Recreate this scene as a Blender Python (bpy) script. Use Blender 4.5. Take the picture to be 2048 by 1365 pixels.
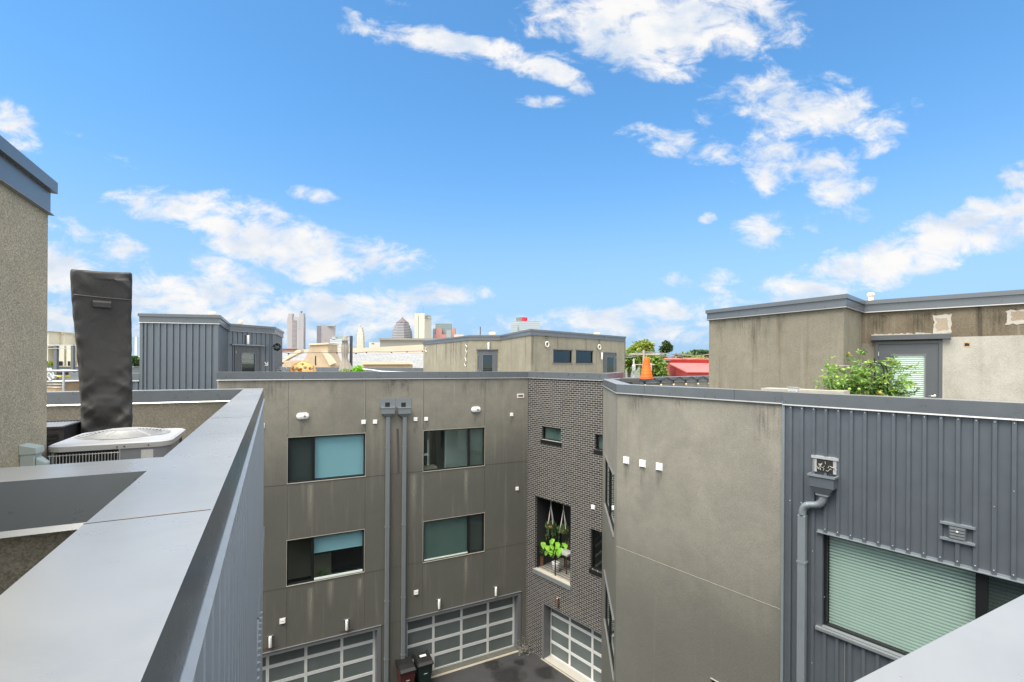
import bpy, bmesh, math, random
from mathutils import Vector, Matrix, noise
R = math.radians
for o in list(bpy.data.objects): bpy.data.objects.remove(o)
SC = bpy.context.scene
COL = SC.collection
H = 12.4                       # eye height above the courtyard
FPX, CX, CY, ROLL = 935.0, 1024.0, 730.0, 0.0065

# ------------------------------------------------------------------ camera
cam = bpy.data.cameras.new('camera'); cam.sensor_width = 36; cam.lens = 36*FPX/2048
cam.shift_y = (CY-682.5)/2048; cam.clip_start = 0.02; cam.clip_end = 20000
camo = bpy.data.objects.new('camera', cam); COL.objects.link(camo)
camo.matrix_world = Matrix.Translation((0, 0, H)) @ Matrix.Rotation(R(90), 4, 'X') @ Matrix.Rotation(ROLL, 4, 'Z')
SC.camera = camo

# ------------------------------------------------------------------ view, sun
SC.view_settings.view_transform = 'Standard'; SC.view_settings.look = 'None'
SC.view_settings.exposure = 1.16; SC.view_settings.gamma = 1
SUN_EL, SUN_AZ = R(64), R(-140)        # azimuth clockwise from +Y (forward): behind the left shoulder
sl = bpy.data.lights.new('sun', 'SUN'); sl.energy = 2.9; sl.angle = R(45); sl.color = (1.0, 0.93, 0.82)
so = bpy.data.objects.new('sun', sl); COL.objects.link(so); so.location = (0, 0, 60)
sd = Vector((math.sin(SUN_AZ)*math.cos(SUN_EL), math.cos(SUN_AZ)*math.cos(SUN_EL), math.sin(SUN_EL)))
so.rotation_euler = sd.to_track_quat('Z', 'Y').to_euler()

def lin(c):
    return tuple(((v/255)/12.92 if v <= 10 else ((v/255+0.055)/1.055)**2.4) for v in c)

# ------------------------------------------------------------------ node helper
class N:
    def __init__(s, tree): s.t = tree; s.t.nodes.clear()
    def n(s, typ, **kw):
        nd = s.t.nodes.new(typ)
        for k, v in kw.items():
            if k.startswith('i_'):
                key = k[2:]; key = int(key) if key.isdigit() else key.replace('_', ' ')
                s.set(nd, key, v)
            else: setattr(nd, k, v)
        return nd
    def set(s, nd, key, v):
        inp = nd.inputs[key]
        if isinstance(v, bpy.types.NodeSocket): s.t.links.new(v, inp)
        elif isinstance(v, (tuple, list)) and len(v) == 3 and inp.type == 'RGBA': inp.default_value = (*v, 1)
        else: inp.default_value = v
    def m(s, op, a, b=0.0, c=0.0, clamp=False):
        nd = s.n('ShaderNodeMath', operation=op, use_clamp=clamp)
        s.set(nd, 0, a); s.set(nd, 1, b)
        if len(nd.inputs) > 2: s.set(nd, 2, c)
        return nd.outputs[0]
    def sstep(s, v, a, b, lo=0.0, hi=1.0):
        nd = s.n('ShaderNodeMapRange', interpolation_type='SMOOTHSTEP', clamp=True)
        s.set(nd, 0, v); s.set(nd, 1, a); s.set(nd, 2, b); s.set(nd, 3, lo); s.set(nd, 4, hi)
        return nd.outputs[0]
    def mix(s, f, a, b, blend='MIX'):
        nd = s.n('ShaderNodeMix', data_type='RGBA', blend_type=blend)
        s.set(nd, 0, f); s.set(nd, 6, a); s.set(nd, 7, b)
        return nd.outputs[2]
    def mapping(s, vec, loc=(0, 0, 0), rot=(0, 0, 0), sc=(1, 1, 1)):
        nd = s.n('ShaderNodeMapping'); s.set(nd, 0, vec)
        nd.inputs[1].default_value = loc; nd.inputs[2].default_value = rot; nd.inputs[3].default_value = sc
        return nd.outputs[0]
    def noise(s, vec, scale, detail=4, rough=0.55, dist=0.0):
        nd = s.n('ShaderNodeTexNoise'); s.set(nd, 'Vector', vec)
        nd.inputs['Scale'].default_value = scale; nd.inputs['Detail'].default_value = detail
        nd.inputs['Roughness'].default_value = rough; nd.inputs['Distortion'].default_value = dist
        return nd.outputs['Fac']

# ------------------------------------------------------------------ world: daylight sky with clouds
W = bpy.data.worlds.new('World'); SC.world = W; W.use_nodes = True
w = N(W.node_tree)
geo = w.n('ShaderNodeTexCoord').outputs['Generated']
sky = w.n('ShaderNodeTexSky', sky_type='NISHITA')
sky.sun_disc = False; sky.sun_elevation = SUN_EL; sky.sun_rotation = SUN_AZ
sky.air_density = 1.0; sky.dust_density = 0.3; sky.ozone_density = 2.0; sky.altitude = 200
sep = w.n('ShaderNodeSeparateXYZ'); w.set(sep, 0, geo)
dx, dy, dz = sep.outputs
ady = w.m('MAXIMUM', w.m('ABSOLUTE', dy), 0.12)
gx = w.m('DIVIDE', dx, ady); gz = w.m('DIVIDE', dz, ady)
back = w.m('LESS_THAN', dy, 0.0)
gxx = w.m('ADD', gx, w.m('MULTIPLY', back, 3.3))
comb = w.n('ShaderNodeCombineXYZ'); w.set(comb, 0, gxx); w.set(comb, 1, gz); w.set(comb, 2, 0.0)
g = comb.outputs[0]
CLOUDS = [  # photo px centre, radii, tilt (deg, rising to the right positive), weight: stations of the cloud field
 (1280, 38, 195, 75, 0, 1.15), (1400, 30, 160, 75, -5, 1.0), (1320, 110, 90, 42, 0, 1.0), (1490, 80, 70, 70, 0, .55),
 (860, 80, 140, 24, -8, 1.0), (960, 100, 120, 26, -14, 1.0), (1070, 136, 100, 22, -17, 1.1), (1140, 165, 48, 16, -25, 1.05), (690, 48, 38, 22, -20, .6), (1085, 203, 55, 13, -3, .75), (800, 20, 40, 30, 0, .35),
 (1550, 190, 90, 55, 0, .8), (1660, 215, 80, 60, 0, .85), (1570, 250, 75, 40, 20, .75), (1540, 320, 55, 60, 0, .85), (1645, 340, 60, 45, 0, .85), (1745, 262, 55, 38, 10, .8),
 (1370, 288, 110, 26, -12, .85), (1440, 215, 50, 50, 30, .45), (1815, 205, 35, 25, 0, .45),
 (1700, 378, 65, 26, 25, .7), (1640, 425, 95, 30, 5, .55), (1525, 462, 60, 36, 15, .7), (1412, 436, 16, 13, 0, .7), (1470, 360, 20, 10, 0, .3),
 (1830, 500, 270, 38, 14, 1.05), (1960, 440, 170, 46, 17, 1.0), (2035, 345, 45, 30, 20, .8), (1650, 560, 150, 32, 8, .9), (1420, 560, 110, 22, -3, .6),
 (410, 430, 130, 38, -8, 1.0), (560, 490, 170, 55, -16, 1.05), (740, 520, 95, 36, 0, .9), (470, 560, 95, 30, -22, .9), (625, 395, 42, 16, -12, .75),
 (25, 250, 50, 36, -30, .8), (60, 300, 50, 16, -15, .75), (240, 410, 55, 22, -10, .45), (190, 480, 110, 26, -22, .65), (120, 545, 90, 55, 0, 1.0), (240, 325, 38, 14, -25, .35), (140, 272, 25, 8, -10, .45), (70, 650, 110, 45, 0, .8), (150, 700, 160, 30, 0, .8),
 (380, 600, 190, 46, -4, 1.0), (640, 620, 220, 34, 2, .95), (850, 595, 95, 22, 3, .9), (970, 587, 22, 12, 0, .7), (760, 655, 260, 30, 0, .65), (500, 670, 300, 30, 0, .75), (330, 560, 70, 30, -10, .6),
 (1180, 640, 170, 24, 3, .9), (1350, 618, 130, 24, 5, .85), (1290, 662, 240, 24, 0, .75), (950, 660, 160, 22, 0, .5), (1100, 690, 300, 18, 0, .45),
]
acc = None
for (cx, cy, rx, ry, tilt, wt) in CLOUDS:
    a = (cx-CX)/FPX; b = -(cy-CY)/FPX
    c, s_ = math.cos(R(tilt)), math.sin(R(tilt))
    ax_, bz_ = w.m('SUBTRACT', gxx, a), w.m('SUBTRACT', gz, b)
    u = w.m('MULTIPLY_ADD', ax_, c*FPX/rx, w.m('MULTIPLY', bz_, s_*FPX/rx))
    v = w.m('MULTIPLY_ADD', ax_, -s_*FPX/ry, w.m('MULTIPLY', bz_, c*FPX/ry))
    d2 = w.m('MULTIPLY_ADD', u, u, w.m('MULTIPLY', v, v))
    q = w.m('MULTIPLY', w.m('SUBTRACT', 1.0, w.m('MULTIPLY', d2, 0.42), clamp=True), wt)
    acc = q if acc is None else w.m('MAXIMUM', acc, q)
gm = w.mapping(g, sc=(1.0, 1.7, 1.0))
n1 = w.noise(gm, 10.5, 10, 0.64, 0.35)
n2 = w.noise(gm, 2.2, 3, 0.5)
backmask = w.m('MULTIPLY', back, w.sstep(n2, 0.30, 0.52))
mask = w.m('MAXIMUM', acc, backmask)
zen = w.sstep(gz, 0.85, 1.3)
mask = w.m('MAXIMUM', mask, w.m('MULTIPLY', zen, w.sstep(n2, 0.28, 0.5)))
dens = w.m('MULTIPLY_ADD', w.m('SUBTRACT', n1, 0.5), 2.6, w.m('SUBTRACT', mask, 0.33))
alpha = w.m('MULTIPLY', w.sstep(dens, -0.02, 0.72), w.sstep(mask, 0.02, 0.25))
n3 = w.noise(w.mapping(g, loc=(.03, -.05, 0), sc=(1.0, 1.7, 1.0)), 7.0, 6, 0.55, 0.2)
shade = w.sstep(n3, 0.30, 0.62)
ccol = w.mix(shade, (3.4, 3.85, 4.5), (4.9, 4.85, 4.8))
tint = w.mix(w.sstep(dz, 0.0, 0.5), (.92, .92, .97), (0.66, 1.12, 1.30))
SKYC = w.mix(1.0, sky.outputs[0], tint, 'MULTIPLY')
hz = w.sstep(dz, -0.02, 0.34, 0.9, 0.0)
SKYC = w.mix(hz, SKYC, (1.4, 2.65, 4.3))
up = w.m('MAXIMUM', back, zen)
ccol = w.mix(up, ccol, (11.5, 11.2, 10.6))      # unseen cloud overhead and behind, added and brightened as neutral fill light
fin = w.mix(alpha, SKYC, ccol)
bg = w.n('ShaderNodeBackground'); w.set(bg, 0, fin); bg.inputs[1].default_value = 0.090
wo = w.n('ShaderNodeOutputWorld'); w.t.links.new(bg.outputs[0], wo.inputs[0])

# ------------------------------------------------------------------ materials
MATS = {}
def base(name, col=(.5, .5, .5), rough=.6, metal=0.0, spec=.5):
    m = bpy.data.materials.new(name); m.use_nodes = True
    k = N(m.node_tree)
    b = k.n('ShaderNodeBsdfPrincipled'); o = k.n('ShaderNodeOutputMaterial'); k.t.links.new(b.outputs[0], o.inputs[0])
    b.inputs['Base Color'].default_value = (*col, 1); b.inputs['Roughness'].default_value = rough
    b.inputs['Metallic'].default_value = metal; b.inputs['Specular IOR Level'].default_value = spec
    MATS[name] = m
    return m, k, b
make_base = base
def bump(k, b, h, strength=.3, dist=.01):
    bn = k.n('ShaderNodeBump'); bn.inputs['Strength'].default_value = strength; bn.inputs['Distance'].default_value = dist
    k.set(bn, 'Height', h); k.t.links.new(bn.outputs[0], b.inputs['Normal'])
def simple(name, col, rough=.6, metal=0.0, var=.12, scale=3.0, spec=.5, bscale=0, bstr=.1):
    m, k, b = base(name, col, rough, metal, spec)
    tc = k.n('ShaderNodeTexCoord').outputs['Object']
    f = k.noise(tc, scale, 5, .6)
    c = k.mix(f, tuple(v*(1-var) for v in col), tuple(min(1, v*(1+var)) for v in col))
    k.set(b, 'Base Color', c)
    r = k.m('MULTIPLY_ADD', k.noise(tc, scale*2.3, 4), .16, rough-.08); k.set(b, 'Roughness', r)
    if bscale: bump(k, b, k.noise(tc, bscale, 3), bstr, .01)
    return m
def stucco(name, col, col2, streak=0.0, scol=(.10, .075, .045), grain=70, gstr=.5, lower=None, gcol=.12):
    m, k, b = base(name, col, .92, 0, .25)
    tc = k.n('ShaderNodeTexCoord'); ob = tc.outputs['Object']; uv = tc.outputs['UV']
    big = k.sstep(k.noise(ob, .55, 5, .62, .6), .32, .68)
    c = k.mix(big, col, col2)
    mid = k.noise(ob, 4.0, 5, .7)
    c = k.mix(k.m('MULTIPLY', k.sstep(mid, .35, .75), .35), c, tuple(v*.72 for v in col2))
    fine = k.noise(ob, grain, 3, .7, .6)
    c = k.mix(k.m('MULTIPLY', k.sstep(fine, .35, .65), 1.0), tuple(0 for _ in col) if False else k.mix(gcol, c, (0.02, 0.02, 0.02)), k.mix(gcol*.5, c, (.8, .78, .7)))
    if lower is not None:       # shade of the deep court put into the colour, darker downwards
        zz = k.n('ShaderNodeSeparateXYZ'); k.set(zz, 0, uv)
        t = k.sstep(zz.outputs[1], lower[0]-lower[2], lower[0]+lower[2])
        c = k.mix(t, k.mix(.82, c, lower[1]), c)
    if streak:
        sn = k.noise(k.mapping(uv, sc=(2.6, .13, 1)), 1.6, 4, .62)
        s1 = k.m('MULTIPLY', k.sstep(sn, .53, .72), streak)
        c = k.mix(s1, c, scol)
        sn2 = k.noise(k.mapping(uv, loc=(7, 3, 0), sc=(3.4, .16, 1)), 1.6, 4, .6)
        c = k.mix(k.m('MULTIPLY', k.sstep(sn2, .58, .74), min(1, streak*.8)), c, (.30, .27, .22))
    k.set(b, 'Base Color', c)
    hsum = k.m('MULTIPLY_ADD', k.noise(ob, grain*.35, 3), .5, fine)
    bump(k, b, hsum, gstr, .012)
    return m
GREY = (.130, .147, .172)
def paint(name, col=GREY, rough=.34, metal=.35, wave=.15, top_light=0):
    m, k, b = base(name, col, rough, metal, .5)
    ob = k.n('ShaderNodeTexCoord').outputs['Object']
    f = k.noise(ob, 2.5, 6, .65)
    c = k.mix(f, tuple(v*.88 for v in col), tuple(v*1.12 for v in col))
    dk = k.noise(k.mapping(ob, sc=(1, 1, .3)), 3, 3, .5)
    c = k.mix(k.m('MULTIPLY', k.sstep(dk, .50, .95), .10), c, (.06, .06, .06))
    if top_light:       # sky light put into the colour: upward faces painted paler
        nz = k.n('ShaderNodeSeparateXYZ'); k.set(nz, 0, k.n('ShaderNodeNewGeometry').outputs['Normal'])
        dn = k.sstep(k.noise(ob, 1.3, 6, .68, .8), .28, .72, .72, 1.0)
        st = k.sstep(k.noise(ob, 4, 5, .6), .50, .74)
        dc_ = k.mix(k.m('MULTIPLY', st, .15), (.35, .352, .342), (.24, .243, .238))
        c = k.mix(k.m('MULTIPLY', k.sstep(nz.outputs[2], .7, .95), k.m('MULTIPLY', dn, top_light)), c, dc_)
    k.set(b, 'Base Color', c)
    k.set(b, 'Roughness', k.m('MULTIPLY_ADD', k.noise(ob, 5, 5, .7), .22, rough-.11))
    if wave: bump(k, b, k.noise(ob, 1.6, 2, .5), wave, .02)
    return m
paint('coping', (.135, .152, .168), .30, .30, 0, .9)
paint('siding', (.145, .168, .192), .40, .50, .10)
paint('siding_light', (.23, .26, .285), .40, .30, .10)
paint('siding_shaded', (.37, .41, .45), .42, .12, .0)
paint('drip', (.22, .23, .235), .4, .3, .05)
paint('pipe', (.19, .21, .222), .45, .2, .05)
paint('door_grey', (.085, .095, .105), .5, .1, .05)
paint('frame_grey', (.15, .155, .165), .5, .1, .05)
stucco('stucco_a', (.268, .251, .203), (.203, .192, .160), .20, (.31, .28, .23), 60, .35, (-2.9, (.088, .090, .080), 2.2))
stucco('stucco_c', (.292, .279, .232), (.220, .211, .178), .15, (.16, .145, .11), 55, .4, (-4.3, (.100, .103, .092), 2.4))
stucco('stucco_e', (.30, .28, .212), (.235, .22, .168), .65, (.10, .08, .05), 60, .4)
stucco('stucco_d', (.25, .232, .178), (.195, .18, .138), .55, (.13, .095, .05), 55, .5)
stucco('stucco_d_dark', (.12, .095, .060), (.20, .165, .115), .9, (.025, .022, .018), 50, .5)
stucco('stucco_raw', (.42, .41, .365), (.33, .32, .275), .25, (.20, .18, .14), 50, .5)
stucco('stucco_near', (.56, .48, .33), (.42, .37, .26), .0, grain=75, gstr=.9, gcol=.36)
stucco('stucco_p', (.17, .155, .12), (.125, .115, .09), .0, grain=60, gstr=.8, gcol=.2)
stucco('stucco_tan', (.36, .30, .225), (.29, .235, .175), .0, grain=50)
simple('stucco_edge', (.42, .40, .35), .9, 0, .2, 20, bscale=60, bstr=.5)
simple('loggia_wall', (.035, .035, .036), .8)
simple('deck', (.30, .29, .27), .9, 0, .15, 1.2, bscale=30, bstr=.2)
simple('joint', (.075, .072, .064), .9)
simple('joint_pale', (.36, .34, .29), .9)
simple('black', (.010, .011, .012), .38)
simple('rubber', (.018, .018, .019), .6)
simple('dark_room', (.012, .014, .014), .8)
simple('white_plastic', (.74, .74, .72), .4, 0, .05)
simple('pvc', (.80, .72, .58), .5, 0, .08)
simple('galv', (.55, .56, .56), .4, .5, .12, 12)
simple('steel', (.62, .62, .60), .28, .9, .06)
simple('alu', (.82, .84, .83), .38, .35, .08, 3)
simple('lamp_metal', (.85, .85, .84), .45, .1, .05)
simple('lamp_copper', (.60, .40, .30), .25, .9, .05)
simple('rust_stain', (.10, .062, .045), .9, 0, .3, 14)
simple('blind_teal', (.28, .48, .57), .8, 0, .07, 1.5)
simple('blind_dim', (.085, .135, .13), .8, 0, .15, 1.5)
simple('screen_dark', (.040, .050, .050), .7, 0, .15, 2)
simple('screen_grey', (.085, .105, .10), .7, 0, .15, 2)
simple('room_pale', (.80, .84, .80), .8, 0, .1, 1)
simple('room_cream', (.22, .20, .15), .8, 0, .15, 1)
simple('slat_white', (.78, .82, .78), .5, 0, .03)
simple('slat_gap_shade', (.42, .50, .47), .7)
simple('slat_green', (.72, .80, .75), .55, 0, .03)
simple('apron', (.34, .31, .25), .9, 0, .15, 4, bscale=30, bstr=.2)
simple('sill_stone', (.38, .36, .31), .85, 0, .3, 6)
simple('terracotta', (.30, .13, .07), .8)
simple('rope', (.75, .72, .66), .9)
simple('cover_hook', (.05, .05, .05), .6)
simple('box_grey', (.40, .46, .43), .45, 0, .08, 8)
simple('ac_white', (.50, .50, .49), .38, .05, .06, 5)
simple('ac_body', (.27, .28, .30), .45, .05, .06, 5)
simple('label_paper', (.70, .70, .68), .6, 0, .2, 60)
simple('bin_red', (.075, .018, .014), .45, 0, .15, 5)
simple('bin_green', (.010, .024, .020), .45, 0, .15, 5)
simple('bin_lid', (.014, .014, .015), .35, 0, .2, 6)
simple('wicker', (.62, .36, .12), .6, 0, .3, 20)
simple('canvas', (.30, .275, .235), .9, 0, .2, 9)
simple('post_dark', (.055, .06, .065), .5)
simple('cone_orange', (.90, .16, .015), .6, 0, .12, 20)
simple('limestone', (.52, .40, .27), .9, 0, .3, 1.3, bscale=4, bstr=.4)
simple('limestone_pale', (.66, .55, .40), .9, 0, .15, 1.3)
simple('beige_wall', (.60, .51, .40), .9, 0, .1, .3)
simple('cream_wall', (.60, .56, .46), .9, 0, .08, .3)
simple('grey_wall', (.19, .20, .19), .9, 0, .08, .3)
simple('brick_far', (.28, .12, .08), .9, 0, .3, 1)
simple('red_wall', (.42, .045, .04), .6, 0, .1, 1)
simple('red_roof', (.62, .14, .12), .55, 0, .1, 1)
simple('wood_pole', (.40, .36, .30), .9)
simple('wire', (.25, .25, .24), .7)
simple('tan_wood', (.42, .30, .19), .8, 0, .3, 6)
simple('wood_brown', (.10, .055, .035), .7, 0, .3, 6)
simple('bark', (.10, .08, .06), .9)
simple('yellow', (.70, .60, .05), .6)
simple('bulb', (.75, .62, .40), .2)
simple('grill_iron', (.30, .31, .32), .4, .4)
simple('soil', (.03, .02, .015), .9)
simple('tomato_green', (.26, .38, .08), .4)
simple('tomato_orange', (.65, .25, .05), .4)

def leafmat(name, c1, c2, rough=.55):
    m, k, b = base(name, c1, rough)
    ob = k.n('ShaderNodeTexCoord').outputs['Object']
    k.set(b, 'Base Color', k.mix(k.sstep(k.noise(ob, 9, 3), .35, .65), c1, c2))
    tr = k.n('ShaderNodeBsdfTranslucent'); k.set(tr, 0, tuple(v*1.2 for v in c2))
    mx = k.n('ShaderNodeMixShader'); mx.inputs[0].default_value = .25
    k.t.links.new(b.outputs[0], mx.inputs[1]); k.t.links.new(tr.outputs[0], mx.inputs[2])
    o = [x for x in k.t.nodes if x.type == 'OUTPUT_MATERIAL'][0]; k.t.links.new(mx.outputs[0], o.inputs[0])
leafmat('leaf_tree', (.10, .18, .03), (.22, .32, .06))
leafmat('leaf_yellow', (.15, .22, .035), (.32, .38, .07))
leafmat('leaf_dark', (.040, .085, .028), (.09, .16, .05))
leafmat('leaf_tomato', (.12, .27, .045), (.32, .48, .11))
leafmat('leaf_olive', (.28, .22, .04), (.40, .34, .07))
leafmat('leaf_lime', (.16, .42, .03), (.30, .60, .05), .4)
leafmat('leaf_hang', (.035, .080, .022), (.10, .17, .05))
leafmat('leaf_grey', (.20, .19, .17), (.34, .33, .29))

def glass(name, tint, refl=.10, rough=.02):
    m = bpy.data.materials.new(name); m.use_nodes = True; k = N(m.node_tree)
    tr = k.n('ShaderNodeBsdfTransparent'); k.set(tr, 0, tint)
    gl = k.n('ShaderNodeBsdfGlossy'); gl.inputs['Roughness'].default_value = rough; k.set(gl, 0, (.85, .95, .92))
    fr = k.n('ShaderNodeFresnel'); k.set(fr, 0, k.m('MULTIPLY_ADD', k.n('ShaderNodeNewGeometry').outputs['Backfacing'], 1/1.45-1.45, 1.45))
    f = k.m('ADD', fr.outputs[0], refl-.04, clamp=True)
    ob = k.n('ShaderNodeTexCoord').outputs['Object']
    bn = k.n('ShaderNodeBump'); bn.inputs['Strength'].default_value = .03; k.set(bn, 'Height', k.noise(ob, 1.2, 2)); k.t.links.new(bn.outputs[0], gl.inputs['Normal'])
    mx = k.n('ShaderNodeMixShader'); k.set(mx, 0, f)
    k.t.links.new(tr.outputs[0], mx.inputs[1]); k.t.links.new(gl.outputs[0], mx.inputs[2])
    o = k.n('ShaderNodeOutputMaterial'); k.t.links.new(mx.outputs[0], o.inputs[0]); MATS[name] = m
glass('glass', (.86, .94, .915), .11)
glass('glass_mirror', (.25, .32, .31), .55)
m, k, b = base('frosted', (.040, .052, .052), .30)      # frosted garage panes, tone varied by noise
ob = k.n('ShaderNodeTexCoord').outputs['Object']
k.set(b, 'Base Color', k.mix(k.noise(ob, 1.0, 3), (.075, .090, .089), (.16, .19, .185)))
# brick
m, k, b = base('brick', (.05, .05, .05), .85, 0, .3)
uv = k.n('ShaderNodeTexCoord').outputs['UV']
br = k.n('ShaderNodeTexBrick'); k.set(br, 'Vector', uv)
br.inputs['Scale'].default_value = 1.0; br.inputs['Brick Width'].default_value = .235; br.inputs['Row Height'].default_value = .083
br.inputs['Mortar Size'].default_value = .0082; br.inputs['Mortar Smooth'].default_value = .15; br.inputs['Bias'].default_value = 0
k.set(br, 'Color1', (.022, .021, .022)); k.set(br, 'Color2', (.060, .056, .054)); k.set(br, 'Mortar', (.40, .385, .35))
wv = k.sstep(k.noise(k.mapping(uv, sc=(1, 1, 1)), .7, 4), .3, .8)
c = k.mix(k.m('MULTIPLY', wv, .12), br.outputs[0], (.10, .095, .09))
eff = k.sstep(k.noise(k.mapping(uv, loc=(3, 1, 0)), 1.7, 5, .7), .66, .78)
c = k.mix(k.m('MULTIPLY', eff, .35), c, (.34, .33, .31))
k.set(b, 'Base Color', c); bump(k, b, k.m('SUBTRACT', 1.0, br.outputs['Fac']), .5, .01)
# asphalt
m, k, b = base('asphalt', (.035, .035, .037), .85)
ob = k.n('ShaderNodeTexCoord').outputs['Object']
c = k.mix(k.noise(ob, .5, 5, .6), (.022, .022, .024), (.055, .055, .057))
c = k.mix(k.m('MULTIPLY', k.sstep(k.noise(ob, 2.3, 6, .75), .62, .72), .25), c, (.16, .16, .16))
k.set(b, 'Base Color', c); bump(k, b, k.noise(ob, 60, 3), .3, .01)
k.set(b, 'Roughness', k.sstep(k.noise(ob, 1.1, 3), .3, .7, .55, .95))
# street-side ground
m, k, b = base('ground', (.12, .12, .10), .95)
ob = k.n('ShaderNodeTexCoord').outputs['Object']
k.set(b, 'Base Color', k.mix(k.sstep(k.noise(ob, .02, 5), .4, .6), (.16, .155, .145), (.07, .10, .045)))
# slate roof
m, k, b = base('slate', (.2, .2, .2), .8)
uv = k.n('ShaderNodeTexCoord').outputs['UV']
br = k.n('ShaderNodeTexBrick'); k.set(br, 'Vector', uv); br.inputs['Scale'].default_value = 1; br.inputs['Brick Width'].default_value = 1.1
br.inputs['Row Height'].default_value = .42; br.inputs['Mortar Size'].default_value = .04
k.set(br, 'Color1', (.20, .205, .205)); k.set(br, 'Color2', (.34, .34, .34)); k.set(br, 'Mortar', (.12, .12, .125))
k.set(b, 'Base Color', k.mix(k.m('MULTIPLY', k.noise(uv, .5, 5, .7), .7), br.outputs[0], (.24, .25, .25)))
# woven cover cloth
m, k, b = base('cover_cloth', (.030, .030, .031), .62)
ob = k.n('ShaderNodeTexCoord').outputs['Object']
k.set(b, 'Base Color', k.mix(k.noise(ob, 2, 4), (.024, .024, .024), (.036, .035, .034)))
wr = k.noise(k.mapping(ob, rot=(0, .5, 0), sc=(1.2, 1.2, .55)), 5.5, 3, .5, .9)
bump(k, b, k.m('ADD', wr, k.m('MULTIPLY', k.noise(ob, 260, 2), .03)), .22, .05)

def tower_mat(name, wall, win, fw, fh, vfrac=.5, hfrac=.5, rough=.5):
    m, k, b = base(name, wall, rough)
    uv = k.n('ShaderNodeTexCoord').outputs['UV']
    sp = k.n('ShaderNodeSeparateXYZ'); k.set(sp, 0, uv)
    fu = k.m('FRACT', k.m('DIVIDE', sp.outputs[0], fw)); fv = k.m('FRACT', k.m('DIVIDE', sp.outputs[1], fh))
    a = k.m('MULTIPLY', k.m('LESS_THAN', fu, hfrac), k.m('LESS_THAN', fv, vfrac))
    k.set(b, 'Base Color', k.mix(a, wall, win))
    return m
tower_mat('tw_brown', (.44, .42, .43), (.27, .25, .26), 2.6, 4.0, 1.1, .45)  # distance haze put into the colour: wall greyed and lightened
tower_mat('tw_brown_win', (.40, .34, .33), (.12, .13, .17), 9, 4.0, .55, 1.1)
tower_mat('tw_grid', (.42, .39, .39), (.28, .25, .26), 3.0, 3.8, .5, .6)
tower_mat('tw_side', (.19, .17, .20), (.14, .13, .15), 3.0, 3.8, .5, .6)
tower_mat('tw_white', (.62, .63, .62), (.25, .30, .34), 60, 4, .5, 1.1)
tower_mat('tw_glass', (.34, .42, .42), (.26, .34, .35), 4, 4, .8, .85)
tower_mat('tw_deco', (.66, .61, .50), (.38, .36, .32), 4.5, 4, .7, .35)
tower_mat('tw_dome', (.42, .40, .405), (.15, .155, .18), 60, 5.2, .52, 1.1)
tower_mat('tw_conc', (.56, .53, .45), (.50, .47, .40), 5, 200, 1.1, .12)
tower_mat('tw_red', (.52, .22, .19), (.30, .29, .29), 6, 5.5, .5, .5)
tower_mat('tw_blue', (.38, .43, .46), (.27, .32, .36), 60, 5.5, .38, 1.1)
tower_mat('tw_grey', (.22, .26, .28), (.13, .22, .20), 7, 6, .5, .55)
tower_mat('tw_stripe', (.80, .82, .84), (.25, .33, .42), 9, 400, 1.1, .62)
tower_mat('tw_low', (.34, .17, .12), (.16, .20, .22), 7, 4.2, .45, .5)
simple('dome_roof', (.13, .10, .11), .6, 0, .1, .02)
simple('sign_red', (.60, .02, .05), .5)

# ------------------------------------------------------------------ geometry helpers (all coordinates relative to the eye; z shifted by H when linked)
def ray(px, py):
    a, b = (px-CX)/FPX, -(py-CY)/FPX
    c, s = math.cos(ROLL), math.sin(ROLL)
    return Vector((a*c-b*s, 1.0, a*s+b*c))
def at(px, py, Y): return ray(px, py)*Y
def hz_(px, py, z):
    r = ray(px, py); return r*(z/r.z)
class Face:
    def __init__(s, a, b):
        s.a = Vector(a); s.b = Vector(b); s.L = (s.b-s.a).length; s.d = (s.b-s.a).normalized(); s.n = Vector((s.d.y, -s.d.x))
    def pt(s, u, z, o=0.0):
        p = s.a+s.d*u+s.n*o; return Vector((p.x, p.y, z))
    def hit(s, px, py, o=0.0):
        r = ray(px, py); p0 = s.a+s.n*o; den = r.x*s.n.x+r.y*s.n.y
        t = (p0.x*s.n.x+p0.y*s.n.y)/den; p = r*t
        return ((p.x-s.a.x)*s.d.x+(p.y-s.a.y)*s.d.y, p.z)
    def s(s, px, py=900): return s.hit(px, py)[0]
    def z(s, px, py): return s.hit(px, py)[1]
def new(): 
    bm = bmesh.new(); bm.loops.layers.uv.new('UVMap'); return bm
def quad(bm, ps, uvs=None):
    vs = [bm.verts.new(p) for p in ps]; f = bm.faces.new(vs)
    if uvs:
        l = bm.loops.layers.uv.active
        for lp, u in zip(f.loops, uvs): lp[l].uv = u
    return f
def hexa(bm, c):      # 8 corners: bottom ring 4 + top ring 4
    v = [bm.verts.new(p) for p in c]
    fs = [bm.faces.new([v[i] for i in q]) for q in ((3, 2, 1, 0), (4, 5, 6, 7), (0, 1, 5, 4), (1, 2, 6, 5), (2, 3, 7, 6), (3, 0, 4, 7))]
    return fs
def fbox(bm, F, s0, s1, z0, z1, o0, o1):
    fs = hexa(bm, [F.pt(s0, z0, o1), F.pt(s1, z0, o1), F.pt(s1, z0, o0), F.pt(s0, z0, o0), F.pt(s0, z1, o1), F.pt(s1, z1, o1), F.pt(s1, z1, o0), F.pt(s0, z1, o0)])
    l = bm.loops.layers.uv.active
    if l:
        for f in fs:
            for lp in f.loops:
                q = lp.vert.co; e = Vector((q.x, q.y))-F.a
                lp[l].uv = (e.dot(F.d)+e.dot(F.n), q.z)
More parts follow.
